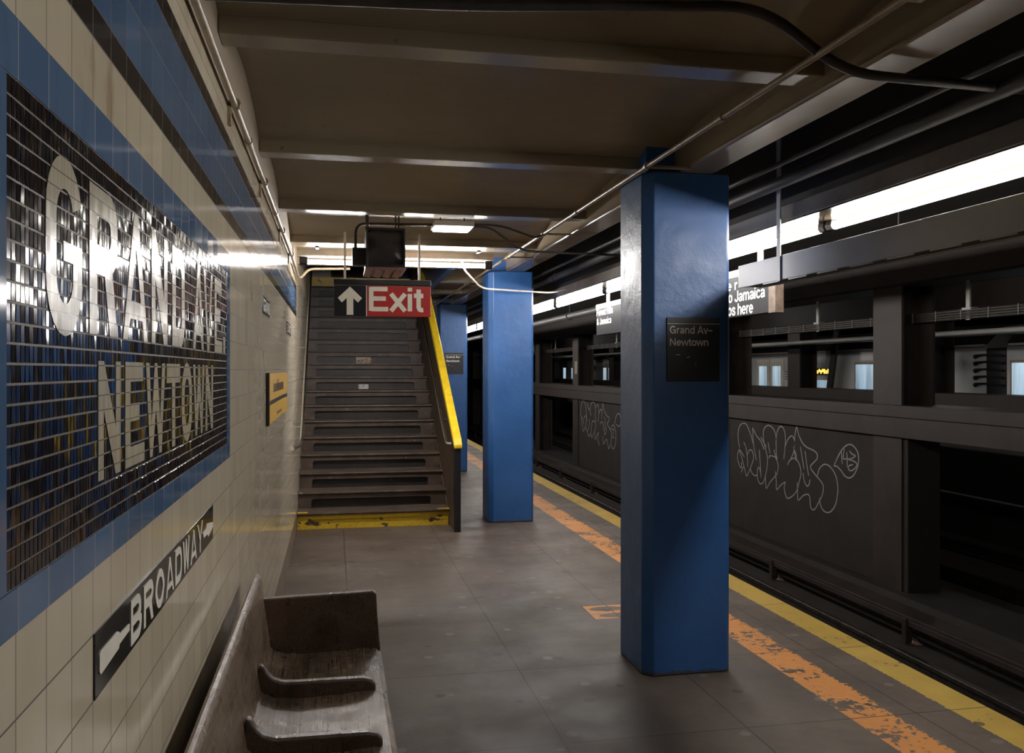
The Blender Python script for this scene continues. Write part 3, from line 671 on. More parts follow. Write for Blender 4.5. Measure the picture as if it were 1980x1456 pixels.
# ---------------------------------------------------------------- bench
BZ = .465
t = thing('platform_bench', (-.05, 2.4, 0), 'worn dark wooden bench with low seat dividers along the tiled wall', 'bench')
ya, yb_ = 1.22, 3.66
prof = [(-.262, BZ + .045), (-.235, BZ + .022), (-.20, BZ + .008), (-.12, BZ), (.03, BZ + .004), (.12, BZ + .010), (.165, BZ + .006), (.186, BZ - .012), (.188, BZ - .035), (.175, BZ - .05), (-.262, BZ - .05)]
MB().prism(prof, 'y', ya, yb_ - .04).build('seat', M['wood'], t, bevel=.005, smooth=35)
back = [(-.246, BZ + .01), (-.286, .755), (-.289, .772), (-.297, .783), (-.308, .784), (-.318, .776), (-.322, .76), (-.285, BZ + .01)]
MB().prism(back, 'y', ya, yb_ - .005).build('backrest', wood_material('bench_backrest_oak', (.12, .082, .056), (.27, .20, .14)), t, smooth=35)
endp = [(-.30, 0), (-.30, .675), (-.285, .69), (.155, .700), (.166, .692), (.174, .56), (.186, .43), (.186, .0), (.12, 0), (.05, .09), (-.16, .09), (-.23, 0)]
dk = wood_material('bench_end_oak', (.055, .032, .021), (.13, .08, .053))
for a in (ya, yb_ - .04):
    MB().prism(endp, 'y', a, a + .04).build('end_panel', dk, t, bevel=.006)
div = [(-.255, BZ + .12), (-.240, BZ + .118), (-.225, BZ + .09), (-.205, BZ + .068), (-.17, BZ + .056), (.10, BZ + .053), (.128, BZ + .046), (.142, BZ + .030), (.142, BZ + .004), (-.12, BZ - .006), (-.20, BZ + .003), (-.262, BZ + .03)]
for k in range(1, 5):
    y = yb_ - .04 - k * .472
    MB().prism(div, 'y', y - .019, y + .019).build('seat_divider', dk, t, bevel=.009, seg=3, smooth=40)
for y in (yb_ - .04 - .472 * 2, yb_ - .04 - .472 * 4):
    MB().prism([(-.28, 0), (-.28, BZ - .05), (.165, BZ - .05), (.165, 0), (.10, 0), (.03, .10), (-.15, .10), (-.21, 0)], 'y', y - .02, y + .02).build('support', dk, t, bevel=.004)

# ---------------------------------------------------------------- staircase
RS, TR, SY, NX0, NX1 = .169, .285, 9.05, WX + .004, 1.165
t = thing('staircase', (.4, SY, 0), 'dark steel staircase with a yellow bottom riser climbing to the exit', 'staircase')
zf = lambda k: k * RS; yf = lambda k: SY + (k - 1) * TR
def riser(k, mat):
    y = yf(k) + .012; a, b = zf(k - 1), zf(k) - (.022 if k < 18 else .0)
    dp = .012 if k in (1, 18) else .044
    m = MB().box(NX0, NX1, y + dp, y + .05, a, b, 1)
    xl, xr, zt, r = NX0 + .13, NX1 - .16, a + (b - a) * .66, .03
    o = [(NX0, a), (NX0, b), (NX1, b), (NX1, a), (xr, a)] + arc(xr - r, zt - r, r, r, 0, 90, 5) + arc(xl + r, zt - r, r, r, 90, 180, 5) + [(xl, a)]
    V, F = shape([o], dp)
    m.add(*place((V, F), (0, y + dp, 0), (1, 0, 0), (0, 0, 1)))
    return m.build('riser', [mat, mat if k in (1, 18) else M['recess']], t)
for k in range(1, 19):
    riser(k, M['yellow'] if k in (1, 18) else M['stair'])
    if k < 18:
        y = yf(k); z = zf(k)
        m = MB().prism([(y - .012, z - .004), (y - .014, z - .014), (y - .008, z - .024), (y + TR + .03, z - .024), (y + TR + .03, z), (y, z)], 'x', NX0, NX1)
        m.build('tread', M['tread'], t)
for a, b in ((NX0, NX0 + .10), (NX1 - .12, NX1)):
    MB().box(a, b, yf(1) - .0075, yf(1) + .06, zf(1) - .024, zf(1) + .0015).build('yellow_tread_end', M['yellow'], t)
lab = MB().box(.300, .424, yf(9) + .050, yf(9) + .0562, 1.362, 1.420).build('stair_number_plate', M['plate'], t); lab['label'] = 'small white plate reading P7'
MB().add(*place(sign_text('P7', .036, .03, .0012, .13), (.344, yf(9) + .0500, 1.378), (1, 0, 0), (0, 0, 1))).build('plate_lettering', M['black'], lab)
for x in (.316, .408): MB().prism(arc(x, 1.392, .007, .007, 0, 330, 11), 'y', yf(9) + .0485, yf(9) + .051).build('screw', M['black'], lab)
pp = MB().prism([(.282, 1.692), (.282, 1.782), (.475, 1.776), (.478, 1.752), (.497, 1.744), (.462, 1.724), (.486, 1.700), (.43, 1.690)], 'y', yf(11) + .053, yf(11) + .0562).build('torn_sticker', M['paper'], t)
m = MB()
for a, b, cc, d in ((.30, 1.71, .03, .03), (.345, 1.70, .02, .045), (.375, 1.715, .012, .03), (.40, 1.705, .035, .008), (.418, 1.71, .008, .04), (.40, 1.745, .035, .008)): m.box(a, a + cc, yf(11) + .0515, yf(11) + .0532, b, b + d)
m.build('sticker_smudges', M['black'], pp)
zc = lambda y: 1.655 + .585 * (y - 10)
MB().prism([(8.70, 0.0), (8.70, zc(8.70)), (13.9, zc(13.9)), (13.9, 2.6), (9.5, .02), (9.5, 0)], 'x', NX1, NX1 + .035).build('side_panel', M['stair'], t)
MB().prism([(SY, .0), (SY, .10), (yf(18), zf(17) + .10), (yf(18), zf(17) - .12), (SY + .2, 0)], 'x', NX1 - .012, NX1 + .002).build('stringer', M['tread'], t)
MB().box(1.160, 1.224, 8.62, 8.70, 0, zc(8.66) + .005).build('newel_post', M['black'], t, bevel=.005)
m = MB().prism([(8.60, zc(8.60) - .012), (13.9, zc(13.9)), (13.9, zc(13.9) + .06), (8.66, zc(8.66) + .055), (8.60, zc(8.60) + .03)], 'x', 1.152, 1.236)
m.build('yellow_top_rail', simple('bright_yellow_rail', (.72, .50, .02), .35, var=.12, bump=.2), t, bevel=.012)
def handrail(name, x, xw, z10, ends, label, brackets, sx):
    zz = lambda y: z10 + .597 * (y - 10)
    t = thing(name, (x, 8.8, zz(8.8)), label, 'handrail', 'steel stair handrails')
    P = bend(ends(zz), .10)
    MB().tube(P, .0185, 12).build('rail', M['steel'], t, smooth=60)
    for y in brackets:
        MB().tube(bend([(x, y, zz(y) - .012), (x, y + .01, zz(y) - .07), (xw, y + .02, zz(y) - .075)], .03), .008, 8).build('bracket', M['steel'], t, smooth=60)
    return t
handrail('wall_handrail', -.312, WX, 1.64, lambda z: [(-.366, 8.02, .905), (-.318, 8.44, .902), (-.312, 8.72, .93), (-.312, 13.2, z(13.2))], 'steel pipe handrail on the tiled wall beside the stairs', (9.1, 10.5, 11.9), 1)
handrail('stair_handrail', 1.108, NX1, 1.565, lambda z: [(1.160, 8.76, .865), (1.112, 8.82, .862), (1.108, 8.97, z(8.97) - .02), (1.108, 13.6, z(13.6))], 'steel pipe handrail inside the yellow stair rail', (9.3, 10.9, 12.4), -1)

# ---------------------------------------------------------------- exit sign
t = thing('exit_sign', (.405, 7.62, 2.06), 'hanging red Exit sign with a white up arrow on black before the stairs', 'sign')
MB().box(-.006, .264, 7.60, 7.64, 2.062, 2.322).build('arrow_panel', M['blacksign'], t, bevel=.003)
MB().box(.264, .270, 7.598, 7.64, 2.062, 2.322).build('divider_strip', M['signwhite'], t)
MB().box(.270, .816, 7.60, 7.64, 2.062, 2.322).build('red_panel', M['red'], t, bevel=.003)
MB().box(-.010, .820, 7.592, 7.648, 2.327, 2.377).build('header_bar', M['black'], t, bevel=.006)
MB().box(.02, .80, 7.61, 7.63, 2.318, 2.330).build('clip_strip', M['conduit'], t)
A = [(.496, .962), (.12, .587), (.245, .44), (.393, .585), (.393, .035), (.60, .035), (.60, .585), (.745, .44), (.872, .587)]
MB().add(*place(shape([[(a * .27, b * .26) for a, b in A]], .003), (-.006, 7.6005, 2.062), (1, 0, 0), (0, 0, 1))).build('arrow', M['white'], t)
MB().add(*place(sign_text('Exit', .466, .203, .003, .135), (.287, 7.6005, 2.108), (1, 0, 0), (0, 0, 1))).build('lettering', M['white'], t)
for x in (.086, .718):
    MB().box(x - .010, x + .010, 7.613, 7.627, 2.375, 2.78).build('hanger_strap', M['chan'], t)

# ---------------------------------------------------------------- stair lamp
t = thing('stair_light', (.56, 8.12, 2.53), 'bright fluorescent tube fixture across the foot of the stairs', 'light')
LY, LZ = 8.12, 2.576
MB().prism([(LY - .045, 2.684), (LY - .05, 2.632), (LY - .04, 2.620), (LY + .04, 2.620), (LY + .05, 2.632), (LY + .045, 2.684)], 'x', -.325, 1.46).build('fixture_channel', M['chan'], t, bevel=.004)
MB().tube([(-.237, LY, LZ), (1.377, LY, LZ)], .020, 14).build('tube', M['stube'], t, smooth=60)
for a, b in ((-.31, -.237), (1.377, 1.447)):
    MB().prism([(LY - .025, 2.625), (LY - .028, 2.56), (LY - .015, 2.545), (LY + .015, 2.545), (LY + .028, 2.56), (LY + .025, 2.625)], 'x', a, b).build('lamp_holder', M['black'], t, bevel=.005)
for x in (-.15, 1.29):
    MB().prism([(7.90, 2.689), (7.90, 2.676), (LY, 2.676), (LY, 2.689)], 'x', x - .014, x + .014).build('mounting_bracket', M['black'], t)

# ---------------------------------------------------------------- monitor, emergency light, conduits
t = thing('ceiling_monitor', (.374, 6.85, 2.37), 'black boxed platform monitor hanging above the exit sign', 'monitor')
m = MB().box(.232, .516, 6.63, 7.10, 2.375, 2.66).box(.229, .244, 6.60, 6.63, 2.37, 2.662).box(.504, .519, 6.60, 6.63, 2.37, 2.662).box(.244, .504, 6.60, 6.63, 2.37, 2.388).box(.244, .504, 6.60, 6.63, 2.642, 2.662)
m.build('housing', M['black'], t, bevel=.003)
g = MB(); N = 10
for i in range(N + 1):
    for j in range(N + 1):
        u, v = i / N * 2 - 1, j / N * 2 - 1
        g.v.append((.374 + u * .130, 6.630 - .016 * (1 - u * u) * (1 - v * v), 2.515 + v * .127))
for i in range(N):
    for j in range(N): g.add([], [(i * (N + 1) + j - 0, (i + 1) * (N + 1) + j, (i + 1) * (N + 1) + j + 1, i * (N + 1) + j + 1)]) if 0 else g.f.append((i * (N + 1) + j, (i + 1) * (N + 1) + j, (i + 1) * (N + 1) + j + 1, i * (N + 1) + j + 1))
g.mi = [0] * len(g.f); g.build('screen', M['glass'], t, smooth=60)
m = MB(); x = .225
for k in range(4):
    m.prism([(x, 2.376), (x, 2.352), (x + .05, 2.340), (x + .058, 2.352), (x + .076, 2.358), (x + .076, 2.376)], 'y', 6.62, 7.14); x += .0755
m.build('corrugated_base', M['pinkish'], t)
MB().box(.131, .232, 6.72, 6.84, 2.395, 2.525).build('side_box', M['black'], t, bevel=.004)
for x in (.245, .475):
    for y in (6.68, 7.02):
        MB().tube([(x, y, 2.66), (x, y, 2.845)], .007, 8).build('hanger_rod', M['black'], t)
t = thing('emergency_light', (.87, 6.58, 2.655), 'small white rectangular ceiling light right of the monitor', 'light')
MB().box(.722, 1.018, 6.45, 6.72, 2.668, 2.706).build('housing', M['chan'], t, bevel=.004)
MB().box(.736, 1.004, 6.462, 6.708, 2.658, 2.669).build('diffuser', M['emerg'], t, bevel=.003)
for x in (.78, .96): MB().tube([(x, 6.585, 2.70), (x, 6.585, 2.835)], .006, 8).build('hanger_rod', M['bconduit'], t)
def conduit(name, P, r, mat, label, clamps=(), couplings=(), rr=.08, group=None):
    P = bend(P, rr); c = P[len(P) // 2]
    t = thing(name, P[0], label, 'pipe', group)
    MB().tube(P, r, 12).build('pipe', mat, t, smooth=60)
    for a, b in couplings: MB().tube([a, b], r * 1.35, 12).build('coupling', mat, t, smooth=60)
    for kind, p in clamps:
        x, y, z = p; m = MB()
        if kind == 'wall':
            m.tube([(x + r * 1.5 * math.cos(q), y, z + r * 1.5 * math.sin(q)) for q in [i * math.pi / 5 - 1.2 for i in range(9)]], .006, 6)
            m.box(WX, WX + .012, y - .014, y + .014, z - .075, z - .01)
        elif kind == 'rod': m.tube([(x, y, z), (x, y, P_TOP)], .005, 6); m.tube([(x, y - .012, z), (x, y + .012, z)], r * 1.3, 10)
        elif kind == 'ring': m.tube([(x, y - .014, z), (x, y + .014, z)], r * 1.5, 10); m.box(x, 1.79, y - .012, y + .012, z - .006, z + .006)
        m.build('clamp', mat, t)
    return t
P_TOP = 3.098
wx = WX + .024
conduit('wall_conduit', [(wx, -1, 2.54), (wx, 7.5, 2.54), (wx, 8.75, 2.505), (wx + .02, 8.85, 2.50), (-.25, 8.90, 2.60), (.15, 8.93, 2.615)], .0125, M['conduit'], 'thin conduit running along the top of the tiled wall', [('wall', (wx, y, 2.54)) for y in (1.75, 3.24, 4.55, 6.1, 7.35)], [((wx, 3.74, 2.54), (wx, 3.80, 2.54)), ((wx, 5.4, 2.54), (wx, 5.46, 2.54))], .05)
gx = 1.558
conduit('girder_conduit', [(gx, 2.15, 2.637), (gx, 14, 2.637)], .0125, M['conduit'], 'straight conduit along the left side of the girder, touching the near column top', [('ring', (gx, y, 2.637)) for y in (4.25, 6.5, 7.9, 10.6)], [((gx, 3.35, 2.637), (gx, 3.41, 2.637)), ((gx, 5.55, 2.637), (gx, 5.61, 2.637))])
t = thing('junction_box', (gx, 2.1, 2.62), 'grey painted junction box at the near end of the girder conduit', 'box')
MB().box(gx - .028, gx + .032, 1.86, 2.16, 2.612, 2.664).build('box_body', M['conduit'], t, bevel=.008)
MB().box(gx - .024, gx + .028, 1.90, 2.02, 2.606, 2.613).build('cover', M['conduit'], t, bevel=.002)
MB().box(gx + .03, 1.785, 1.98, 2.02, 2.63, 2.65).build('bracket', M['conduit'], t)
conduit('ceiling_conduit', [(-.36, 2.6, 2.66), (.4, 2.6, 2.69), (1.34, 2.6, 2.765), (1.66, 2.65, 2.590), (2.30, 2.67, 2.585), (2.518, 2.67, 2.585)], .017, M['bconduit'], 'thick dark conduit crossing under the nearest ceiling bay and bending below the girder', (), (), .14)
conduit('monitor_conduit', [(.155, 6.78, 2.526), (.155, 6.78, 2.715), (.73, 6.60, 2.695)], .011, M['bconduit'], 'black conduit curving from the monitor side box to the small ceiling light', (), (), .10)
conduit('light_conduit', [(1.01, 6.50, 2.690), (1.22, 6.50, 2.690), (1.49, 6.50, 2.605), (1.548, 6.505, 2.628)], .008, M['bconduit'], 'upper thin conduit from the small ceiling light to the girder conduit', (), (), .08)
conduit('light_conduit', [(1.01, 6.56, 2.684), (1.15, 6.56, 2.684), (1.40, 6.56, 2.510), (2.20, 6.56, 2.497), (2.374, 6.56, 2.46)], .009, M['bconduit'], 'lower thin conduit from the small ceiling light passing under the girder', (), (), .10)
conduit('lamp_conduit', [(1.16, 8.165, 2.65), (1.20, 8.20, 2.54), (1.42, 8.55, 2.405), (2.20, 8.88, 2.405), (2.373, 8.90, 2.44)], .009, M['chan'], 'cream conduit from the stair light bending across the second blue column', (), (), .10)
for x, z, r, lab in ((2.20, 2.64, .014, 'thin pipe under the dark track ceiling beside the girder'), (2.278, 2.578, .032, 'thick dark pipe above the platform edge lights'), (3.52, 2.43, .05, 'thick grey pipe behind the platform edge lights')):
    conduit('track_pipe', [(x, -3, z), (x, 34, z)], r, M['lpipe'], lab, [('rod', (x, y, z)) for y in range(1, 33, 4)])
# ---------------------------------------------------------------- platform edge lights
FY0, FL, TX, TZ = 4.261, 1.9507, 2.58, 2.363
def edge_light():
    t = thing('edge_light', (TX, FY0, TZ), 'x', 'light', 'fluorescent lights along the platform edge')
    MB().prism([(2.378, 2.400), (2.378, 2.394), (2.46, 2.392), (2.61, 2.392), (2.613, 2.400)], 'y', FY0 + .003, FY0 + FL - .003).build('fixture_channel', M['echan'], t)
    MB().tube([(TX, FY0 + .065, TZ), (TX, FY0 + FL - .065, TZ)], .0215, 12).build('tube', M['tube'], t, smooth=60)
    for a in (FY0 + .008, FY0 + FL - .065):
        MB().prism([(TX - .022, 2.394), (TX - .028, TZ - .003), (TX - .016, TZ - .022), (TX + .016, TZ - .022), (TX + .028, TZ - .003), (TX + .022, 2.394)], 'y', a, a + .057).build('lamp_holder', M['black'], t, bevel=.004)
    return t
e0 = edge_light()
ordn = ['first', 'second', 'third', 'fourth', 'fifth', 'sixth', 'seventh', 'eighth', 'ninth', 'tenth', 'eleventh', 'twelfth', 'thirteenth', 'fourteenth', 'fifteenth', 'sixteenth']
e0['label'] = 'lit tube fixture right beside the near blue column, first beyond the black lamp holder joint'
for k in range(1, 14): dup(e0, (0, FL * k, 0), 'lit tube fixture over the platform edge, %s beyond the joint by the grey raceway strap' % ordn[k])
nl = ['longest looking lit tube fixture above the grey raceway at the picture edge', 'lit tube fixture over the platform edge, second back from the joint by the raceway strap', 'lit tube fixture over the platform edge, third back from the joint by the raceway strap']
for k in range(1, 3): dup(e0, (0, -FL * k, 0), nl[k - 1])
# grey raceway with its straps
t = thing('cable_raceway', (2.39, 1.5, 2.08), 'long grey sheet metal raceway hanging in front of the platform edge lights', 'raceway')
MB().prism([(2.334, 2.083), (2.334, 2.214), (2.46, 2.214), (2.46, 2.083), (2.447, 2.083), (2.447, 2.20), (2.347, 2.20), (2.347, 2.083)], 'y', 2.28, 4.82).build('cover', M['grey'], t, bevel=.002)
MB().box(2.348, 2.446, 2.282, 4.818, 2.09, 2.10).build('inner_tray', M['black'], t)
for k in range(7): MB().box(2.336, 2.344, 2.66 + k * .28, 2.84 + k * .28, 2.076, 2.085).build('lower_lip', M['grey'], t)
for y in (4.33, 2.33):
    MB().box(2.327, 2.3335, y - .019, y + .019, 2.078, 3.098).build('hanger_strap', M['grey'], t)
# hanging platform signs
def hang_sign(y0, y1, label, lines):
    t = thing('hanging_sign', (2.77, (y0 + y1) / 2, 1.97), label, 'sign', 'black direction signs under the platform edge lights')
    MB().box(2.75, 2.805, y0, y1, 1.973, 2.258).build('sign_panel', M['hsign'], t, bevel=.003)
    MB().box(2.743, 2.81, y0, y1, 2.258, 2.30).build('header_bar', M['grey'], t, bevel=.007)
    MB().box(2.747, 2.807, y0 - .092, y0, 1.968, 2.278).build('end_cap', M['signend'], t, bevel=.003)
    MB().box(2.748, 2.75, y0, y1, 2.252, 2.2565).build('rule_line', M['signwhite'], t)
    for body, yl, wd, z, h in lines:
        MB().add(*place(sign_text(body, wd * KS, h * KS, .0015, .11), (2.7503, yl * KS, 1.6 + (z - 1.6) * KS), (0, -1, 0), (0, 0, 1))).build('lettering_line', M['signwhite'], t)
    for y in (y0 + .17, y1 - .32): MB().box(2.765, 2.795, y - .014, y + .014, 2.29, 3.098).build('hanger_post', M['chan'], t)
    return t
KS = .9213
hang_sign(5.242, 6.84, 'black hanging sign with Jamaica lettering behind the end of the grey raceway', [('e r', 6.36, .18, 2.212, .075), ('to Jamaica', 6.375, .632, 2.118, .084), ('stops here', 6.515, .592, 2.018, .086)])
hang_sign(7.36, 9.056, 'black hanging sign reading Forest Hills & Jamaica beyond the near blue column', [('Forest Hills', 9.812, .60, 2.228, .074), ('& Jamaica', 9.812, .545, 2.122, .074)])

# ---------------------------------------------------------------- tracks
def rail(x, label):
    p = [(-.075, 0), (-.075, .012), (-.012, .03), (-.010, .12), (-.036, .135), (-.036, .168), (-.028, .175), (.028, .175), (.036, .168), (.036, .135), (.010, .12), (.012, .03), (.075, .012), (.075, 0)]
    o = MB().prism([(x + a, -1.30 + .025 + b) for a, b in p], 'y', -5, 48).build('running_rail', M['rail']); tag(o, label, 'rail', 'running rails')
for x, lab in ((3.92, 'running rail tucked below the platform edge'), (5.36, 'far running rail of the platform track'), (8.33, 'near running rail of the middle track behind the dark wall'), (9.77, 'far running rail of the middle track behind the dark wall')): rail(x, lab)
m = MB()
for k in range(0, 60): m.box(3.62, 5.66, -2 + k * .62, -1.78 + k * .62, -1.31, -1.275)
tag(m.build('track_sleepers', M['soot'], None, bevel=.01), 'row of dark sleepers in the platform track bed', 'sleepers')
t = thing('third_rail', (6.05, 10, -1.3), 'power rail under a long plank cover beside the dark wall', 'rail')
MB().box(5.93, 6.20, -4, 47, -1.035, -1.0).build('cover_plank', M['track'], t, bevel=.006)
MB().box(5.925, 5.96, -4, 47, -1.10, -1.035).build('cover_lip', M['track'], t, bevel=.006)
MB().prism([(6.0, -1.22), (6.0, -1.205), (6.055, -1.19), (6.055, -1.12), (6.03, -1.10), (6.03, -1.085), (6.11, -1.085), (6.11, -1.10), (6.085, -1.12), (6.085, -1.19), (6.14, -1.205), (6.14, -1.22)], 'y', -4, 47).build('power_rail', M['rail'], t)
for k in range(-2, 13):
    y = 8.3 + 2.9 * k
    o = MB().tube([(6.07, y, -1.30), (6.07, y, -1.27), (6.07, y, -1.25), (6.07, y, -1.22)], .06, 10, [.07, .045, .06, .05]).build('insulator', M['pinkish'], t)
    MB().box(5.90, 5.98, y - .035, y + .035, -1.28, -1.02).build('cover_bracket', M['rust'], t, bevel=.01)
struct('trim_8', MB().prism([(6.40, -1.30), (6.40, -1.08), (6.48, -1.03), (7.25, -1.03), (7.25, -1.30)], 'y', -5, 48), M['soot'])

# ---------------------------------------------------------------- columns and walls between the tracks
def hcol(x, y, name='track_column', z0=-1.30, wd=.45, dp=.56):
    c = .035
    p = [(x, y), (x + c, y), (x + c, y + dp / 2 - .02), (x + wd - c, y + dp / 2 - .02), (x + wd - c, y), (x + wd, y), (x + wd, y + dp), (x + wd - c, y + dp), (x + wd - c, y + dp / 2 + .02), (x + c, y + dp / 2 + .02), (x + c, y + dp), (x, y + dp)]
    o = MB().prism(p, 'z', z0, 3.10).build(name, M['track']); return o
R1 = [9.32 + 4.72 * k for k in range(-2, 8)]
nm = {2: 'first sooty steel column standing at the right end of the graffiti wall', 3: 'sooty steel column just right of the near blue column, behind the hanging signs', 4: 'sooty steel column hidden behind the near blue column', 5: 'sooty steel column with a pale mark at the far end of the graffiti wall', 6: 'sooty steel column just right of the second blue column', 0: 'sooty steel column of the near row, far right outside the picture', 1: 'sooty steel column of the near row, right of the open gap past the graffiti wall'}
for k, y in enumerate(R1):
    o = hcol(6.6, y, z0=-1.03)
    tag(o, nm.get(k, 'sooty steel column of the near row, %s past the graffiti wall' % ordn[k - 7]), 'column', 'steel columns beside the platform track')
struct('trim_9', MB().box(6.52, 7.12, -5, 48, 1.04, 1.185).box(6.545, 7.10, -5, 48, .80, 1.04), M['track'], bevel=.008)
struct('trim_10', MB().prism([(6.50, 2.62), (6.56, 2.60), (7.10, 2.60), (7.16, 2.62), (7.16, 3.10), (6.50, 3.10)], 'y', -5, 48), M['track'])
struct('wall_middle', MB().box(6.625, 7.06, 9.24, 23.6, -1.03, .80), M['soot'], bevel=.01)
R2_ = [19.0 + 4.72 * k for k in range(-4, 6)]
for k, y in enumerate(R2_):
    o = hcol(10.76, y)
    lab = {3: 'far steel column before the train, left of the wide dark column', 4: 'far steel column before the train, seen left of the broad near column between two lit gaps'}.get(k)
    tag(o, lab or 'far row steel column before the train, number %s from the picture edge' % ordn[k], 'column', 'steel columns before the train')
struct('trim_11', MB().box(10.7, 11.28, -5, 48, .80, 1.19), M['track'], bevel=.008)
struct('trim_12', MB().box(10.7, 11.28, -5, 48, 2.62, 3.10), M['track'])
struct('wall_far_track', MB().box(10.8, 11.2, -5, 38, -1.3, .80), M['soot'])
conduit('far_pipe', [(10.66, -3, 2.24), (10.66, 46, 2.24)], .055, M['grey'], 'horizontal grey pipe above the train, along the far columns')
conduit('far_pipe', [(10.74, -3, -.58), (10.74, 37, -.58)], .025, M['grey'], 'thin pipe low on the far wall, seen through the dark opening past the graffiti')
# cable bundle on hangers
t = thing('cable_bundle', (6.9, 8.5, 2.17), 'bundle of black cables on grey hangers between the near steel columns', 'cables')
for k in range(7):
    a, b = 6.87 + .05 * (k % 2), 2.182 + .028 * (k // 2)
    MB().tube([(a, -3, b), (a, 46, b)], .017, 8).build('cable', M['bconduit'], t, smooth=60)
for k in range(-2, 11):
    y = 8.53 + 3.09 * k
    MB().box(6.86, 6.88, y - .03, y + .03, 2.16, 2.61).box(6.84, 6.94, y - .07, y + .07, 2.27, 2.295).build('hanger', M['grey'], t)
m = MB()
for k in range(0, 60): m.box(6.848, 6.855, 4 + k * .42, 4.012 + k * .42, 2.168, 2.285)
m.build('cable_ties', M['tie'], t)

# graffiti on the dark wall
def graffiti(name, lines, wd, label):
    t = MB(); X1, X0 = 6.6225, 6.6250
    for L in lines:
        P = smooth_line(L, 4); n = len(P); V = []; F = []
        for i, (y, z) in enumerate(P):
            a, b = P[max(i - 1, 0)], P[min(i + 1, n - 1)]; d = Vector((b[0] - a[0], b[1] - a[1])); d = d.normalized() if d.length > 1e-6 else Vector((1, 0))
            h = wd * .5 * (1 if 0 < i < n - 1 else .6)
            V += [(X1, y - d.y * h, z + d.x * h), (X1, y + d.y * h, z - d.x * h), (X0, y + d.y * h, z - d.x * h), (X0, y - d.y * h, z + d.x * h)]
        for i in range(n - 1):
            q = 4 * i; F += [(q + j, q + (j + 1) % 4, q + 4 + (j + 1) % 4, q + 4 + j) for j in range(4)]
        t.add(V, F)
    return tag(t.build(name, M['tag']), label, 'graffiti', 'white graffiti on the dark track wall')
graffiti('graffiti_tag', TAG_A, .017, 'big white outline graffiti with a 143 bubble, right of the near blue column')
graffiti('graffiti_tag', TAG_B, .019, 'smaller white outline graffiti between the two blue columns')
t = MB().box(6.594, 6.60, 23.55, 23.80, 1.5, 1.85).build('pale_notice', M['paper']); tag(t, 'small pale notice on the steel column between the two blue columns', 'notice')

# ---------------------------------------------------------------- train on the far track
def car(y0, y1, label, bays):
    t = thing('subway_car', (13.0, (y0 + y1) / 2, -1.1), label, 'train', 'cars of the passing train')
    p = [(11.62, -.25), (11.60, .6), (11.60, 1.98), (11.68, 2.12), (12.0, 2.40), (13.0, 2.5), (14.0, 2.40), (14.4, 2.1), (14.42, -.25)]
    MB().prism(p, 'y', y0, y1).build('body', M['train'], t, smooth=30)
    MB().box(11.585, 11.62, y0 + .05, y1 - .05, 2.035, 2.075).build('roof_gutter', M['chan'], t)
    MB().prism([(11.615, 2.08), (11.70, 2.15), (12.0, 2.42), (12.0, 2.45), (11.69, 2.18), (11.60, 2.09)], 'y', y0, y1).build('roof_edge', M['soot'], t)
    MB().box(11.75, 14.3, y0 + .4, y1 - .4, -1.0, -.25).build('underframe', M['black'], t)
    for kind, a, b in bays:
        if kind == 'win':
            MB().box(11.585, 11.605, a - .05, b + .05, .70, 1.78).build('window_frame', M['conduit'], t, bevel=.004)
            o = MB().box(11.578, 11.586, a, b, .75, 1.73).build('window_pane', M['trainwin'], t)
        elif kind == 'door':
            f = MB().box(11.586, 11.605, a, b, -.05, 1.9).build('door_leaf', M['chan'], t, bevel=.006)
            MB().box(11.578, 11.587, a + .16, b - .14, .78, 1.71).build('door_window', M['trainwin'], f)
        elif kind == 'led':
            f = MB().box(11.582, 11.602, a - .06, b + .06, 1.48, 1.66).build('sign_case', M['black'], t)
            m = MB(); R3 = random.Random(2); y = a
            while y < b: m.box(11.577, 11.583, y, y + R3.uniform(.03, .06), 1.52 + R3.choice((0, .04)), 1.60 + R3.choice((0, .03))); y += .075
            m.build('led_characters', M['led'], f)
        elif kind == 'low':
            MB().box(11.578, 11.60, a, b, .75, 1.36).build('window_pane', M['trainwin'], t)
        elif kind == 'flag':
            m = MB()
            for q in range(4): m.box(11.590, 11.602, a, b, 1.36 + q * .06, 1.385 + q * .06)
            m.build('side_stripes', M['pinkish'], t)
    return t
pair = lambda c: [('door', c - .74, c - .02), ('door', c + .02, c + .74)]
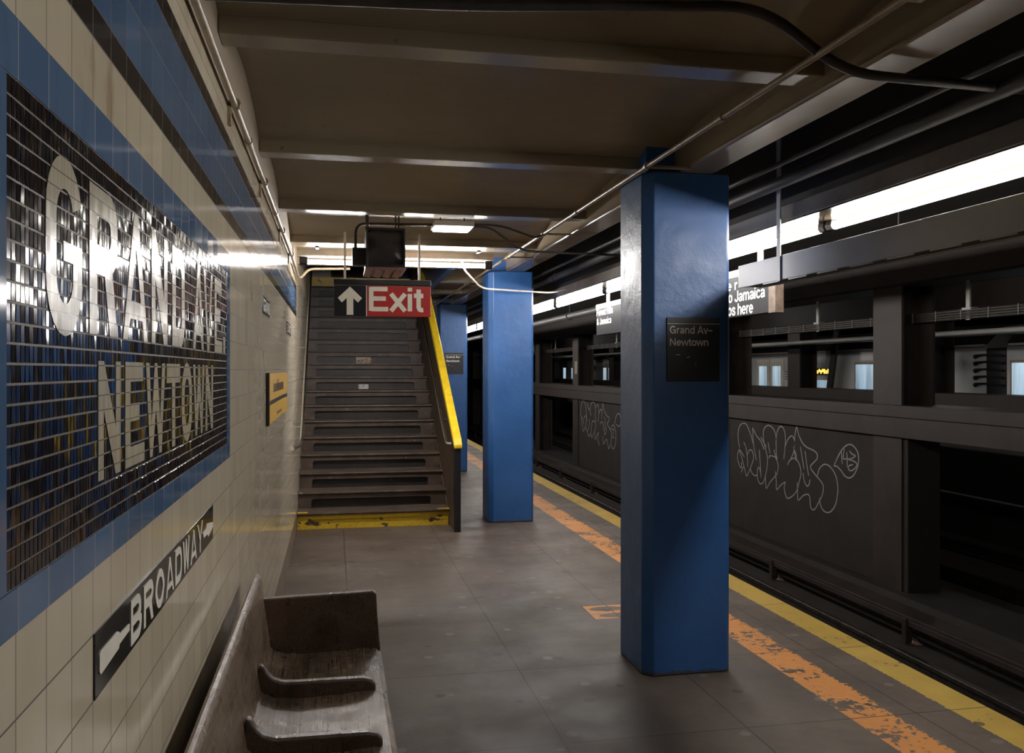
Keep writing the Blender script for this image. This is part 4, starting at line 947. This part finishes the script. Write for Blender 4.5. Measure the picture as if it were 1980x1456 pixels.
b1 = pair(22.02) + [('led', 19.05, 19.62), ('low', 19.15, 19.75), ('win', 17.35, 18.0), ('flag', 20.85, 21.22)] + pair(16.4) + pair(27.2) + [('win', 24.0, 25.5), ('win', 28.8, 30.3)]
car(13.95, 32.2, 'silver train car with an amber side sign, left of the broad steel column', b1)
b2 = [('win', 14.5 - 1.7, 13.3)] if 0 else [('win', 12.2, 13.36 - .05)] + pair(10.4) + pair(5.6) + [('win', 7.2, 8.8)]
car(-4.9, 13.45, 'silver train car at the picture edge, right of the dark gap between cars', b2)
b3 = pair(36.5) + pair(41.8) + pair(46.5) + [('led', 38.9, 39.6), ('win', 38.6, 39.8), ('win', 43.5, 44.6)]
car(32.7, 49.6, 'farthest silver train car, seen between the two blue columns', b3)
t = thing('car_barrier', (11.66, 13.7, 1.2), 'string of round black barrier springs in the gap between the train cars', 'barrier')
for k in range(5):
    z = 1.33 + .13 * k
    MB().tube([(11.56, 14.22, z), (11.56, 14.18, z), (11.56, 14.10, z + .02), (11.57, 13.95, z + .03), (11.57, 13.5, z)], .03, 8, [.02, .045, .025, .02, .02]).build('spring', M['black'], t, smooth=60)
MB().box(11.60, 11.72, 13.47, 13.93, -.2, 2.0).build('gap_dark', M['black'], t)  # black box standing in for the darkness of the open gap
o = MB().prism([(18.55, 1.19), (18.75, 1.19), (18.42, 2.62), (18.22, 2.62)], 'x', 11.30, 11.36).build('leaning_post', M['soot']); tag(o, 'dark leaning post before the train beside the broad steel column', 'post')
# unseen fill bulbs, added above the middle track to brighten the train
for k, y in enumerate((3, 12, 21, 30, 39)):
    t = thing('added_fill_lamp', (9.3, y, 3.02), 'added fill bulb above the middle track, %s in the row' % ordn[k], 'light', 'added fill bulbs')
    MB().tube([(9.3, y, 3.10), (9.3, y, 3.06)], .04, 12).build('lamp_base', M['black'], t)
    MB().tube([(9.3, y, 3.065), (9.3, y, 3.05), (9.3, y, 3.02), (9.3, y, 3.0), (9.3, y, 2.985)], .03, 10, [.02, .035, .045, .035, .01]).build('bulb', M['fill'], t, smooth=60)
